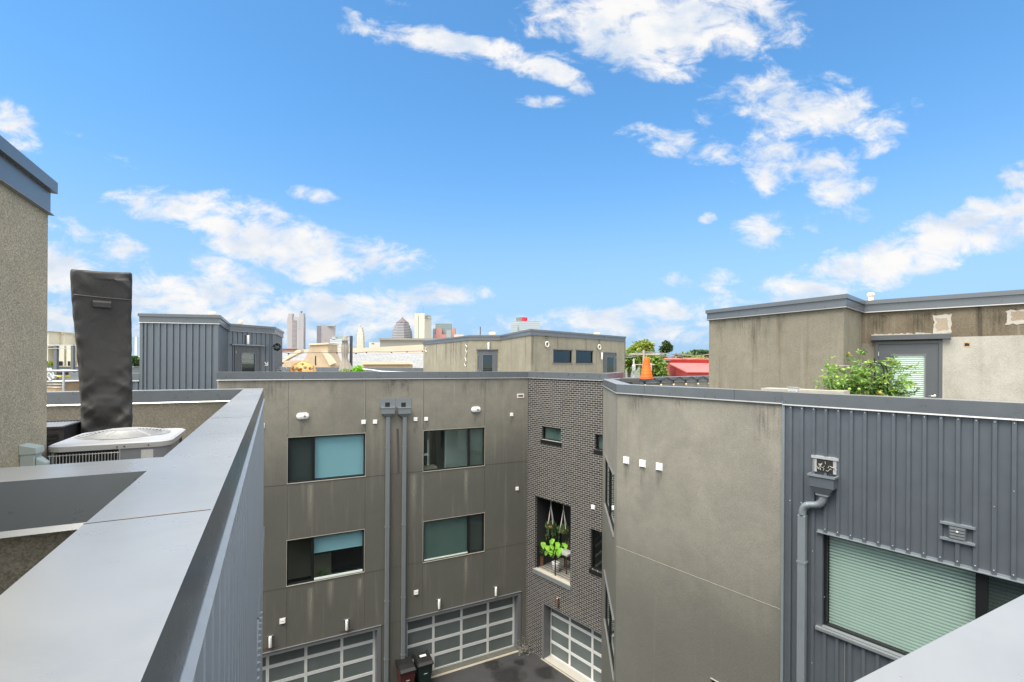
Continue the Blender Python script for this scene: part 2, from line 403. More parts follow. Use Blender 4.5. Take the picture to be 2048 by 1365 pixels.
def box(bm, x0, x1, y0, y1, z0, z1):
    F = Face((x0, y0), (x1, y0)); fbox(bm, F, 0, x1-x0, z0, z1, -(y1-y0), 0)
def tube(bm, pts, r, seg=8, caps=True, closed=False):
    pts = [Vector(p) for p in pts]; rings = []; n = len(pts); up0 = None
    rs = r if isinstance(r, (list, tuple)) else [r]*n
    for i, p in enumerate(pts):
        if closed: t = (pts[(i+1) % n]-pts[i-1]).normalized()
        else: t = (pts[min(i+1, n-1)]-pts[max(i-1, 0)]).normalized()
        if up0 is None: up0 = Vector((0, 0, 1)) if abs(t.z) < .9 else Vector((1, 0, 0))
        x = t.cross(up0).normalized(); y = x.cross(t).normalized(); up0 = y
        rings.append([bm.verts.new(p+(x*math.cos(2*math.pi*j/seg)+y*math.sin(2*math.pi*j/seg))*rs[i]) for j in range(seg)])
    m = n if closed else n-1
    for i in range(m):
        a, b = rings[i], rings[(i+1) % n]
        for j in range(seg): bm.faces.new([a[j], a[(j+1) % seg], b[(j+1) % seg], b[j]])
    if caps and not closed:
        bm.faces.new(rings[0][::-1]); bm.faces.new(rings[-1])
def lathe(bm, c, prof, seg=16, cap=True):
    c = Vector(c); rings = [[bm.verts.new(c+Vector((r*math.cos(2*math.pi*j/seg), r*math.sin(2*math.pi*j/seg), z))) for j in range(seg)] for r, z in prof]
    for a, b in zip(rings, rings[1:]):
        for j in range(seg): bm.faces.new([a[j], a[(j+1) % seg], b[(j+1) % seg], b[j]])
    if cap: bm.faces.new(rings[0][::-1]); bm.faces.new(rings[-1])
def ball(bm, c, r, u=10, v=7):
    bmesh.ops.create_uvsphere(bm, u_segments=u, v_segments=v, radius=r, matrix=Matrix.Translation(c))
def sweep(bm, pts, prof, closed=False):
    """mitred extrusion of a profile [(outward, z)] along plan points (walked left to right as seen from outside)"""
    pts = [Vector(p) for p in pts]; n = len(pts); rings = []
    def nrm(a, b):
        d = (b-a).normalized(); return Vector((d.y, -d.x))
    for i, p in enumerate(pts):
        if closed: n1, n2 = nrm(pts[i-1], p), nrm(p, pts[(i+1) % n])
        else:
            n1 = nrm(pts[i-1], p) if i else nrm(p, pts[1]); n2 = nrm(p, pts[i+1]) if i < n-1 else n1
        mt = (n1+n2).normalized(); k = 1/max(.3, mt.dot(n1))
        rings.append([bm.verts.new((p.x+mt.x*k*o, p.y+mt.y*k*o, z)) for o, z in prof])
    m = n if closed else n-1; q = len(prof)
    for i in range(m):
        a, b = rings[i], rings[(i+1) % n]
        for j in range(q): bm.faces.new([a[j], b[j], b[(j+1) % q], a[(j+1) % q]])
    if not closed: bm.faces.new(rings[0]); bm.faces.new(rings[-1][::-1])
def poly(bm, pts, z):
    return bm.faces.new([bm.verts.new((p[0], p[1], z)) for p in pts])
def slab(bm, pts, z0, z1):
    a = [bm.verts.new((p[0], p[1], z0)) for p in pts]; b = [bm.verts.new((p[0], p[1], z1)) for p in pts]; n = len(pts)
    bm.faces.new(a[::-1]); bm.faces.new(b)
    l = bm.loops.layers.uv.active; per = 0
    for i in range(n):
        j = (i+1) % n; f = bm.faces.new([a[i], a[j], b[j], b[i]]); L = (Vector(pts[i])-Vector(pts[j])).length
        if l:
            for lp, u in zip(f.loops, ((per, z0), (per+L, z0), (per+L, z1), (per, z1))): lp[l].uv = u
        per += L
def holes_wall(bm, F, s0, s1, z0, z1, holes, depth=.08, o=0.0):
    S = sorted({s0, s1, *[min(max(v, s0), s1) for h in holes for v in h[:2]]}); Z = sorted({z0, z1, *[min(max(v, z0), z1) for h in holes for v in h[2:4]]})
    for i in range(len(S)-1):
        for j in range(len(Z)-1):
            cs, cz = (S[i]+S[i+1])/2, (Z[j]+Z[j+1])/2
            if any(h[0] < cs < h[1] and h[2] < cz < h[3] for h in holes): continue
            quad(bm, [F.pt(S[i], Z[j], o), F.pt(S[i+1], Z[j], o), F.pt(S[i+1], Z[j+1], o), F.pt(S[i], Z[j+1], o)],
                 [(S[i], Z[j]), (S[i+1], Z[j]), (S[i+1], Z[j+1]), (S[i], Z[j+1])])
    for h in holes:
        d = h[4] if len(h) > 4 else depth
        a, b_, c, e = h[:4]
        for (p, q, u1, u2) in (((a, c), (b_, c), (a, c), (b_, c)), ((b_, c), (b_, e), 0, 0), ((b_, e), (a, e), 0, 0), ((a, e), (a, c), 0, 0)):
            quad(bm, [F.pt(*p, o), F.pt(*p, o-d), F.pt(*q, o-d), F.pt(*q, o)], [(p[0], p[1]), (p[0]+d, p[1]), (q[0]+d, q[1]), (q[0], q[1])])
def ribs(bm, F, s0, s1, z0, z1, pitch, h=.028, w=.05, holes=(), start=None, o=0.0):
    s = s0+pitch/2 if start is None else start
    while s < s1-w/2:
        segs = [(z0, z1)]
        for hh in holes:
            if hh[0]-w*.4 < s < hh[1]+w*.4:
                ns = []
                for a, b in segs:
                    if hh[2] > a: ns.append((a, min(b, hh[2])))
                    if hh[3] < b: ns.append((max(a, hh[3]), b))
                segs = [q for q in ns if q[1]-q[0] > .01]
        for a, b in segs:
            hexa(bm, [F.pt(s-w*.32, a, o+h), F.pt(s+w*.32, a, o+h), F.pt(s+w*.5, a, o-.002), F.pt(s-w*.5, a, o-.002), F.pt(s-w*.32, b, o+h), F.pt(s+w*.32, b, o+h), F.pt(s+w*.5, b, o-.002), F.pt(s-w*.5, b, o-.002)])
        s += pitch

def thing(name, label, cat, loc, group=None):
    o = bpy.data.objects.new(name, None); COL.objects.link(o); o.empty_display_size = .2
    o.location = (loc[0], loc[1], loc[2]+H); o['label'] = label; o['category'] = cat
    if group: o['group'] = group
    return o
def top(o):
    v = Vector(o.location)
    while o.parent: o = o.parent; v = v+Vector(o.location)
    return v
def obj(name, bm, mat, parent=None, smooth=False, label=None, bevel=0, recalc=True):
    if recalc: bmesh.ops.recalc_face_normals(bm, faces=bm.faces)
    if parent is not None: off = top(parent)-Vector((0, 0, H))
    else:
        xs = [v.co for v in bm.verts]; lo = Vector([min(c[i] for c in xs) for i in range(3)]); hi = Vector([max(c[i] for c in xs) for i in range(3)])
        off = Vector(((lo.x+hi.x)/2, (lo.y+hi.y)/2, lo.z))
    bmesh.ops.translate(bm, verts=bm.verts, vec=-off)
    me = bpy.data.meshes.new(name); bm.to_mesh(me); bm.free(); me.materials.append(MATS[mat])
    if smooth:
        for p in me.polygons: p.use_smooth = True
    o = bpy.data.objects.new(name, me); COL.objects.link(o)
    if parent is not None: o.parent = parent
    else: o.location = off+Vector((0, 0, H))
    if bevel:
        md = o.modifiers.new('bevel', 'BEVEL'); md.width = bevel; md.segments = 2; md.limit_method = 'ANGLE'
    if label: o['label'] = label
    return o
def tag(o, label, cat, group=None, kind=None):
    if kind: o['kind'] = kind
    else: o['label'] = label; o['category'] = cat
    if kind == 'stuff': o['label'] = label; o['category'] = cat
    if group: o['group'] = group
    return o
G0 = -H
def strips(name, F, boxes, mat, parent):
    for q in boxes: bm = new(); fbox(bm, F, *q); obj(name, bm, mat, parent)

# ================================================================== SETTING
bm = new(); S_ = 9000
quad(bm, [(-S_, -S_, G0-.02), (S_, -S_, G0-.02), (S_, S_, G0-.02), (-S_, S_, G0-.02)])
tag(obj('ground', bm, 'ground'), None, None, kind='structure')
bm = new(); quad(bm, [(-14, -8, G0), (16, -8, G0), (16, 24, G0), (-14, 24, G0)])
tag(obj('asphalt_court', bm, 'asphalt'), None, None, kind='structure')

# plan directions and anchor points
dA = Vector((.8922, .4516)); KAB = Vector((.70, 20.5)); ZA = -.295
u = (437-CX)/FPX
tA = (KAB.x-u*KAB.y)/(dA.x-u*dA.y); AL = KAB-dA*tA
FA = Face(AL, KAB)
dB = Vector((.665, -.747)).normalized(); FB = Face(KAB, KAB+dB*4.25); BE = FB.b
def xy(v): return Vector((v.x, v.y))
ZC = -.50
KC = xy(hz_(1235, 769, ZC)); KC2 = xy(hz_(1206.4, 758.4, ZC)); dC = (xy(hz_(2048, 806.2, ZC))-KC).normalized()
CE = KC+dC*15; FC = Face(KC, CE); FCh = Face(KC2, KC)
ZP = -.49; CW = .283
P1 = xy(hz_(400, 1022, ZP)); P2 = xy(hz_(523, 777, ZP)); dP = (P2-P1).normalized()
Q1 = xy(hz_(2048, 1232, ZP)); Q2 = xy(hz_(1812, 1365, ZP)); dQ = (Q1-Q2).normalized()
def isect(p, d, q, e):
    t = ((q.x-p.x)*e.y-(q.y-p.y)*e.x)/(d.x*e.y-d.y*e.x); return p+d*t
PC = isect(P1, dP, Q2, dQ)
FP = Face(PC, P2)
P3 = P2-dA*10
QE = PC+dQ*7

def coping(parent, pts, ztop, w, h=.21, closed=False, out=.03, two=False, name='coping', dw=.02, drip=True, dmat='drip'):
    bm = new()
    if two:
        sweep(bm, pts, [(out+.035, ztop), (out+.035, ztop-.095), (out, ztop-.097), (out, ztop-h), (-w-.01, ztop-h), (-w-.01, ztop)], closed)
    else:
        sweep(bm, pts, [(out, ztop), (out, ztop-h), (-w-.01, ztop-h), (-w-.01, ztop)], closed)
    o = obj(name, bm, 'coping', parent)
    if drip:
        bm = new()
        sweep(bm, pts, [(out+.022, ztop-h-.016), (out+.003, ztop-h+.006), (out-.012, ztop-h+.001), (out-.012, ztop-h-.020)], closed)
        sweep(bm, pts, [(-w-.012, ztop-h+.004), (-w-.028, ztop-h-.014), (-w-.010, ztop-h-.018), (-w+.0, ztop-h-.004)], closed)
        obj('drip_edge', bm, dmat, parent)
    return o

def window(parent, F, s0, s1, z0, z1, d=.08, splits=(), inner=(), room='dark_room', glassm='glass', fr=.045, roomd=1.6, name='window', inner_top=None):
    """s0..z1 is the wall opening (reveal depth d); inner = material (or None) of the blind behind each light"""
    bm = new(); o1, o0 = -d+.035, -d-.03
    fbox(bm, F, s0, s1, z0, z0+fr, o0, o1); fbox(bm, F, s0, s1, z1-fr, z1, o0, o1)
    fbox(bm, F, s0, s0+fr, z0+fr, z1-fr, o0, o1); fbox(bm, F, s1-fr, s1, z0+fr, z1-fr, o0, o1)
    for q in splits:
        c = s0+(s1-s0)*q; fbox(bm, F, c-.045, c+.045, z0+fr, z1-fr, o0, o1+.004)
    o = obj(name, bm, 'black', parent)
    bm = new(); quad(bm, [F.pt(s0+.02, z0+.02, -d), F.pt(s1-.02, z0+.02, -d), F.pt(s1-.02, z1-.02, -d), F.pt(s0+.02, z1-.02, -d)])
    obj('pane', bm, glassm, o, recalc=False)
    edges = [s0]+[s0+(s1-s0)*q for q in splits]+[s1]
    for i, mt in enumerate(inner):
        if not mt: continue
        zt = z0+.02
        if isinstance(mt, tuple): mt, frac = mt; zt = z1-(z1-z0)*frac
        bm = new(); fbox(bm, F, edges[i]+.03, edges[i+1]-.03, zt, z1-.02, -d-.10, -d-.09)
        if 'blind' in mt: fbox(bm, F, edges[i]+.03, edges[i+1]-.03, zt-.02, zt, -d-.11, -d-.08)
        obj('roller_blind' if 'blind' in mt else 'insect_screen', bm, mt, o)
    bm = new(); a, b_, e, f = s0-.35, s1+.35, z0-.3, z1+.25; D = -d-.14-roomd
    for ps in ([(a, e, D), (b_, e, D), (b_, f, D), (a, f, D)], [(a, e, -d-.14), (b_, e, -d-.14), (b_, e, D), (a, e, D)], [(a, f, -d-.14), (b_, f, -d-.14), (b_, f, D), (a, f, D)],
               [(a, e, -d-.14), (a, f, -d-.14), (a, f, D), (a, e, D)], [(b_, e, -d-.14), (b_, f, -d-.14), (b_, f, D), (b_, e, D)]):
        quad(bm, [F.pt(*p) for p in ps])
    obj('room', bm, room, o)
    return o
def sill(parent, F, s0, s1, z, mat='black', out=.02, name='sill', h=.03):
    bm = new(); fbox(bm, F, s0, s1, z-h, z, -.05, out); return obj(name, bm, mat, parent)
def garage(parent, F, s0, s1, z0, z1, edges, rows=4, d=.30, left=True, right=True, name='garage_door'):
    bm = new(); o0, o1 = -d-.03, -d+.02; cw, rw = .05, .115
    for i, e in enumerate(edges):
        fbox(bm, F, e-cw, e+cw, z0, z1, o0, o1)
    for r in range(rows+1):
        z = z0+(z1-z0)*r/rows
        for i in range(len(edges)-1): fbox(bm, F, edges[i]+cw, edges[i+1]-cw, max(z0, z-rw/2), min(z1, z+rw/2), o0+.002, o1-.004)
    o = obj(name, bm, 'alu', parent)
    for i in range(len(edges)-1):
        bm = new(); fbox(bm, F, edges[i]+.02, edges[i+1]-.02, z0+.02, z1-.01, -d-.012, -d-.004); obj('pane', bm, 'frosted', o)
    return o

# ================================================================== OUR TOWNHOUSE (camera deck, left wing)
bL = thing('metal_townhouse', 'near townhouse with wide grey metal coping along its parapet and ribbed blue-grey siding, left foreground', 'building', (-4, 3, G0))
# window band far down the siding: head flashing, dark reveal, frame
sA, sB = FP.s(507.5), FP.s(521.3); zh = FP.z(520, 1062)
FPh = [(sA, sB, zh-1.55, zh), (sA, sB, zh-4.9, zh-3.35)]
bm = new(); holes_wall(bm, FP, 0, FP.L, G0, ZP-.2, FPh, .12)
ribs(bm, FP, .02, FP.L-.05, G0, ZP-.228, .205, .050, .085, FPh)
bm.faces.ensure_lookup_table()
obj('metal_siding', bm, 'siding_shaded', bL)
for hh in FPh:
    wnd = window(bL, FP, hh[0], hh[1], hh[2], hh[3], .12, (.6,), ('screen_dark', 'screen_dark'))
    bm = new(); hexa(bm, [FP.pt(hh[0]-.06, hh[3]+.0, .075), FP.pt(hh[1]+.06, hh[3]+.0, .075), FP.pt(hh[1]+.06, hh[3]+.0, 0), FP.pt(hh[0]-.06, hh[3]+.0, 0),
                          FP.pt(hh[0]-.06, hh[3]+.01, .075), FP.pt(hh[1]+.06, hh[3]+.01, .075), FP.pt(hh[1]+.06, hh[3]+.05, 0.03), FP.pt(hh[0]-.06, hh[3]+.05, 0.03)])
    obj('head_flashing', bm, 'drip', bL)
bm = new(); fbox(bm, FP, FP.L-.07, FP.L+.015, G0, ZP-.19, -.05, .035); obj('corner_trim', bm, 'siding', bL)
Fn = Face(P2, P3)
bm = new(); holes_wall(bm, Fn, 0, 10, G0, ZP-.2, []); obj('north_wall', bm, 'stucco_a', bL)
Fq = Face(QE, PC)
bm = new(); holes_wall(bm, Fq, 0, 7, G0, ZP-.2, []); obj('front_wall', bm, 'stucco_a', bL)
# inner stucco faces of the parapets
nP = FP.n; nn = Fn.n; nq = Fq.n
iP2 = isect(P2-nP*CW, dP, P2-nn*CW, dA); iPC = isect(P1-nP*CW, dP, PC-nq*CW, dQ)
bm = new(); DZ = -1.55
f1 = Face(iP2, iPC); holes_wall(bm, f1, 0, f1.L, DZ, ZP-.12, [])
f2 = Face(P3-nn*CW, iP2); holes_wall(bm, f2, 0, f2.L, DZ, ZP-.12, [])
f3 = Face(iPC, QE-nq*CW); holes_wall(bm, f3, 0, f3.L, DZ, ZP-.12, [])
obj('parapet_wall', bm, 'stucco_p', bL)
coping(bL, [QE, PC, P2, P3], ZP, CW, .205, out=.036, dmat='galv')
# sheet metal joints of the coping
for s in (FP.hit(400, 1022)[0], FP.hit(400, 1022)[0]+3.05, FP.hit(400, 1022)[0]+6.1):
    strips('coping_seam', FP, [(s-.0025, s+.0025, ZP-.214, ZP+.0008, -CW-.012, .0295)], 'black', bL)
bm = new()
s = FP.hit(400, 1022)[0]
fbox(bm, FP, s+.0030, s+.0050, ZP-.0, ZP+.0011, -CW*.75, .006); obj('rust_line', bm, 'tan_wood', bL)
# cross parapet between the decks
c1 = xy(hz_(0, 963.4, ZP)); c2 = xy(hz_(297.6, 940.5, ZP)); dc = (c2-c1).normalized()
cR = isect(c1, dc, P1-nP*(CW+.0), dP); cL = c1-dc*1.1; FX = Face(cL, cR)
bw = (xy(hz_(0, 932.3, ZP))-c1); CW2 = abs(bw.x*FX.n.x+bw.y*FX.n.y)
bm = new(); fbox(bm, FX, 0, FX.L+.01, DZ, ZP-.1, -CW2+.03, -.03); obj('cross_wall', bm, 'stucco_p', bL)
coping(bL, [cL, cR+dc*.008], ZP-.003, CW2-.05, .208, out=.0, name='cross_coping')
bm = new(); slab(bm, [QE-nq*CW, iPC, iP2, P3-nn*CW, P3-nn*CW+Vector((3, -9)), QE+Vector((0, -4))][::-1], DZ-.3, DZ); obj('roof_deck', bm, 'deck', bL)
# tall stair house beside our deck
ZW = 1.53
W1 = xy(at(96, 430, 3.94)); W0 = W1-dP*5.5; nW = Vector((dP.y, -dP.x))
wpts = [W0, W1, W1-nW*3, W0-nW*3]
bm = new(); slab(bm, wpts, DZ, ZW-.2); obj('stair_house_wall', bm, 'stucco_near', bL)
coping(bL, wpts, ZW, .3, .272, True, .012, True, 'stair_house_coping')
bm = new(); slab(bm, [p for p in wpts], ZW-.15, ZW-.1); obj('stair_house_roof', bm, 'deck', bL)

# ================================================================== STUCCO TOWNHOUSE (A) AND BRICK TOWNHOUSE (B)
bA = thing('stucco_townhouse', 'three-storey grey-brown stucco townhouse across the courtyard with four black-framed windows and two garage doors', 'building', (-4, 24, G0))
bB = thing('brick_townhouse', 'narrow dark grey brick townhouse in the courtyard corner with a recessed balcony above its garage', 'building', (4, 24, G0))
def rect(F, pl, tl, pr, tr, bl, br):
    """pixel corners -> s0,s1,z0,z1 on a wall"""
    a, b_ = F.hit(pl, tl), F.hit(pr, tr); c, d = F.hit(pl, bl), F.hit(pr, br)
    return ((a[0]+c[0])/2, (b_[0]+d[0])/2, (c[1]+d[1])/2, (a[1]+b_[1])/2)
wUL = rect(FA, 575.3, 875.4, 730.5, 867.6, 967.5, 952.7)
wLL = rect(FA, 573.6, 1080.7, 728.2, 1060.6, 1171.8, 1145.2)
wUR = rect(FA, 846.7, 862.2, 969.2, 854.8, 943, 932.2)
wLR = rect(FA, 846.3, 1044, 968.6, 1026.4, 1124.5, 1103.4)
ztg = (FA.z(765, 1255)+FA.z(816, 1243)+FA.z(1040, 1192))/3
gR = (FA.s(816), FA.s(1037.5), G0+.03, ztg, .30)
gL = (FA.s(756.5)-4.88, FA.s(756.5), G0+.03, ztg, .30)
holesA = [wUL, wLL, wUR, wLR, gR, gL]
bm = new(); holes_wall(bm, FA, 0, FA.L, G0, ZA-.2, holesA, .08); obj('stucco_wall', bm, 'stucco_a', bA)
print('A windows', wUL, wLL, wUR, wLR, gR, 'len', FA.L)
window(bA, FA, *wUL, splits=(.32,), inner=('screen_dark', ('blind_teal', .955)))
o = window(bA, FA, *wLL, splits=(.32,), inner=(None, ('blind_teal', .40)), room='dark_room', roomd=1.2)
bm = new(); fbox(bm, FA, wLL[0]-.1, wLL[0]+.85, wLL[2]-.25, wLL[3], -1.15, -1.1); fbox(bm, FA, wLL[0]+.85, wLL[0]+1.55, wLL[2]-.25, wLL[2]+.55, -1.1, -1.0)
obj('cabinet', bm, 'room_cream', o)
bm = new(); rng = random.Random(5)
for i in range(26):
    a = rng.uniform(0, math.pi); L = rng.uniform(.12, .3); b0 = FA.pt(wLL[0]+1.15+rng.uniform(-.15, .15), wLL[2]+.08, -.3); e = FA.pt(wLL[0]+1.15+math.cos(a)*L, wLL[2]+.08+math.sin(a)*L, -.3+rng.uniform(-.1, .1))
    pz = Vector((0, 0, .02)); quad(bm, [b0, (b0+e)/2+pz, e, (b0+e)/2-pz])
obj('potted_leaves', bm, 'leaf_dark', o)
sill(bA, FA, wLL[0]+(wLL[1]-wLL[0])*.34, wLL[1]-.05, wLL[2]+.09, 'slat_green', -.02, h=.07)
o = window(bA, FA, *wUR, splits=(.74,), inner=(None, 'screen_grey'), room='room_pale', roomd=1.9)
D = -.08-.14-1.9
bm = new(); fbox(bm, FA, wUR[0]+.9, wUR[0]+1.22, wUR[2]-.3, wUR[3]-.1, D, D+.9); obj('dark_door', bm, 'dark_room', o)
bm = new(); fbox(bm, FA, wUR[0]-.2, wUR[0]+.42, wUR[2]-.3, wUR[3]+.1, D, D+1.3); obj('shelf', bm, 'dark_room', o)
bm = new(); fbox(bm, FA, wUR[0]-.1, wUR[0]+.40, wUR[2]+.50, wUR[2]+.56, D+1.3, D+1.5); fbox(bm, FA, wUR[0]+.40, wUR[0]+.44, wUR[2]-.3, wUR[2]+1.1, D+1.3, D+1.35); fbox(bm, FA, wUR[0]+1.3, wUR[0]+1.33, wUR[2]-.3, wUR[3]+.1, D, D+.9)
obj('shelf_edge', bm, 'white_plastic', o)
bm = new(); fbox(bm, FA, wUR[0]+.05, wUR[0]+.7, wUR[2]-.3, wUR[2]+.06, -.9, -.4); obj('desk', bm, 'room_cream', o)
o = window(bA, FA, *wLR, splits=(.74,), inner=(('blind_dim', .95), 'screen_dark'))
sill(bA, FA, wLR[0]+.05, wLR[0]+(wLR[1]-wLR[0])*.72, wLR[2]+.085, 'slat_green', -.03, h=.05)
for wv_ in (wUL, wLL, wUR, wLR):
    bm = new()      # thin pale casing bead round each opening
    fbox(bm, FA, wv_[0]-.018, wv_[1]+.018, wv_[3], wv_[3]+.016, 0, .010); fbox(bm, FA, wv_[0]-.018, wv_[1]+.018, wv_[2]-.020, wv_[2], 0, .018)
    fbox(bm, FA, wv_[0]-.014, wv_[0], wv_[2], wv_[3], 0, .008); fbox(bm, FA, wv_[1], wv_[1]+.014, wv_[2], wv_[3], 0, .008)
    obj('casing_bead', bm, 'joint_pale', bA)
# garage doors: silver sectional doors with frosted panes, grey casing
for gq, cols in ((gR, [gR[0]]+[FA.s(x) for x in (873.5, 930, 983.5)]+[gR[1]]), (gL, [gL[0], gL[0]+1.22, gL[0]+2.44, gL[0]+3.66, gL[1]])):
    garage(bA, FA, gq[0], gq[1], G0+.03, ztg+.05, [cols[0]+.05]+cols[1:-1]+[cols[-1]-.05])
    bm = new()
    fbox(bm, FA, gq[0]-.14, gq[0]-.001, G0+.02, ztg+.13, 0, .03); fbox(bm, FA, gq[1]+.001, gq[1]+.14, G0+.02, ztg+.13, 0, .03); fbox(bm, FA, gq[0]-.001, gq[1]+.001, ztg+.001, ztg+.13, 0, .028)
    fbox(bm, FA, gq[1]-.012, gq[1]-.002, G0+.03, ztg, -.29, 0); fbox(bm, FA, gq[0]+.002, gq[0]+.012, G0+.03, ztg, -.29, 0)
    obj('garage_casing', bm, 'frame_grey', bA)
    bm = new(); fbox(bm, FA, gq[0]-.15, gq[1]+.15, ztg+.13, ztg+.145, 0, .05); obj('casing_drip', bm, 'drip', bA)
# control joints in the stucco
J = []; zj1, zj2, zj3 = FA.z(731, 954), FA.z(728, 1146), FA.z(785, 1246)
for (a, b_) in ((0, wUL[0]), (wUL[1], wUR[0]), (wUR[1], FA.L)): J += [(a, b_, zj1-.007, zj1+.007, 0, .006), (a, b_, zj2-.007, zj2+.007, 0, .006)]
J.append((gL[1]+.15, gR[0]-.15, zj3-.007, zj3+.007, 0, .006))
strips('control_joint', FA, J, 'joint', bA); J = []
for s in (wUL[0], wUL[1], wUR[0], wUR[1]):
    for (a, b_) in ((wUL[3]+.03, ZA-.27), (wLL[3]+.06, zj1-.03), (ztg+.2, zj2-.03)): J.append((s-.006, s+.006, a, b_, 0, .005))
strips('vertical_joint', FA, J, 'joint', bA)
rng = random.Random(3)
def crack(F, pts, w, mat, parent, name='crack'):
    bm = new()
    for (a, b_) in zip(pts, pts[1:]):
        p, q = F.pt(a[0], a[1], .004), F.pt(b_[0], b_[1], .004); e = Vector((F.d.x, F.d.y, 0))*w
        quad(bm, [p-e, q-e, q+e, p+e])
    return obj(name, bm, mat, parent)
for (px, y0, y1) in ((575.5, 762, 868), (730, 764, 850), (909, 764, 792), (957.5, 762, 790), (844, 800, 850)):
    s, z0_ = FA.hit(px, y0); z1_ = FA.z(px, y1); pts = []; n = 14
    for i in range(n+1): pts.append((s+rng.uniform(-.012, .012), z0_+(z1_-z0_)*i/n))
    crack(FA, pts, .006, 'joint_pale', bA)
# dark mended strip between the downspouts
pts = [FA.hit(795, 858), FA.hit(796.5, 900), FA.hit(797, 947)]; crack(FA, pts, .045, 'joint', bA, 'mended_strip')
# run-off streaks below the mullions: pale mineral wash, built as thin feathered films
m, k, b = base('runoff', (.34, .33, .27), .9)
uvn = k.n('ShaderNodeTexCoord').outputs['UV']; sp = k.n('ShaderNodeSeparateXYZ'); k.set(sp, 0, uvn)
ed = k.m('MULTIPLY', k.sstep(sp.outputs[0], 0, .5), k.sstep(sp.outputs[0], 1, .5)); vt = k.m('MULTIPLY', k.sstep(sp.outputs[1], 0, .8), k.sstep(sp.outputs[1], 1.0, .93))
al = k.m('MULTIPLY', k.m('MULTIPLY', ed, vt), k.m('MULTIPLY_ADD', k.noise(k.mapping(uvn, sc=(3, 2, 1)), 2, 2), .5, .30), clamp=True)
tr = k.n('ShaderNodeBsdfTransparent'); mx = k.n('ShaderNodeMixShader'); k.set(mx, 0, al); k.t.links.new(tr.outputs[0], mx.inputs[1]); k.t.links.new(b.outputs[0], mx.inputs[2])
o = [x for x in k.t.nodes if x.type == 'OUTPUT_MATERIAL'][0]; k.t.links.new(mx.outputs[0], o.inputs[0])
def runoff(F, px, y0, y1, wdt, parent, strength=1):
    s, z1_ = F.hit(px, y0); z0_ = F.z(px, y1)
    bm = new(); quad(bm, [F.pt(s-wdt, z0_, .0035), F.pt(s+wdt, z0_, .0035), F.pt(s+wdt, z1_, .0035), F.pt(s-wdt, z1_, .0035)], [(0, 0), (1, 0), (1, 1), (0, 1)])
    obj('runoff_stain', bm, 'runoff', parent)
for a in ((621, 965, 1076, .16), (932, 938, 1032, .13), (827, 945, 1075, .22), (846, 945, 1110, .07), (621, 1172, 1290, .16), (661, 1160, 1230, .16), (932, 1112, 1200, .12), (720, 1155, 1215, .14)): runoff(FA, *a, bA)
coping(bA, [AL-dA*.05, KAB-dA*.02], ZA, .30, .265, out=.03)
for px in (760, 935): s = FA.s(px, 750); strips('coping_seam', FA, [(s-.003, s+.003, ZA-.262, ZA+.001, -.3, .0315)], 'black', bA)
ABo = [AL, KAB, BE, (13, 26), (10, 36), (-.5, 40), (-21, 36.5), (-14.5, 22)]
bm = new(); slab(bm, [Vector(p)-Vector((0, 0)) for p in [AL+Vector((0, .2)), KAB+Vector((0, .35)), Vector((-.5, 39.9)), Vector((-20.9, 36.4)), Vector((-14.4, 22))]], -1.75, -1.5); obj('roof_deck', bm, 'deck', bA)
bm = new(); slab(bm, [KAB+Vector((0.02, .35)), BE+Vector((-.05, .25)), Vector((4.7, 20.1)), Vector((11.6, 26.6)), Vector((9.9, 35.9)), Vector((-.45, 39.9))], -1.75, -1.5); obj('roof_deck', bm, 'deck', bB)
Fbk = Face((-21, 36.5), (-1.5, 36.5)); bm = new(); fbox(bm, Fbk, 0, 19.5, -5, ZA-.2, -.3, 0); obj('back_parapet', bm, 'stucco_e', bA)
coping(bA, [(-21, 36.5), (-1.5, 36.5)], ZA, .3, .3, out=.03, name='back_coping', drip=False)
bm = new()
for (p, q) in ((AL, Vector((-14.5, 22))),):
    F = Face(q, p); fbox(bm, F, 0, F.L, G0, ZA-.3, -.3, 0)
obj('side_wall', bm, 'stucco_e', bA)

# brick face with a recessed balcony, two small windows, a tall one, garage door
bOp = rect(FB, 1069.8, 991, 1141, 1014.5, 1136, 1172.5); bOp = (*bOp, 1.7)
bW1 = rect(FB, 1083.5, 851, 1122, 859.5, 878, 886)
a = FB.hit(1190, 868.5); c_ = FB.hit(1190, 899.5); bW2 = (a[0], a[0]+(bW1[1]-bW1[0]), c_[1], a[1])
a = FB.hit(1181, 1057); c_ = FB.hit(1181, 1138); bW3 = (a[0], 4.2, c_[1], a[1])
a = FB.hit(1087.5, 1205.5); zgb = (a[1]+FB.z(1200, 1266))/2
bG = (a[0], 4.2, G0+.03, zgb, .42)
print('B', bOp, bW1, bW2, bW3, bG, FB.L)
bm = new(); holes_wall(bm, FB, 0, FB.L, G0, ZA-.2, [bOp, (*bW1, .10), (*bW2, .10), (*bW3, .14), bG], .1)
F = Face(BE, (4.75, 20.0)); holes_wall(bm, F, 0, F.L, G0, ZA-.2, []); F = Face((4.75, 20.0), (11.7, 26.5)); holes_wall(bm, F, 0, F.L, G0, -.75, [])
obj('brick_wall', bm, 'brick', bB)
coping(bB, [KAB+Vector((-.0, 0)), BE, (4.75, 20.0)], ZA-.001, .30, .265, out=.03)
window(bB, FB, *bW1, d=.10, inner=('blind_dim',)); window(bB, FB, *bW2, d=.10, inner=('blind_dim',))
o = window(bB, FB, *bW3, d=.14, splits=(), room='dark_room', roomd=1.0)
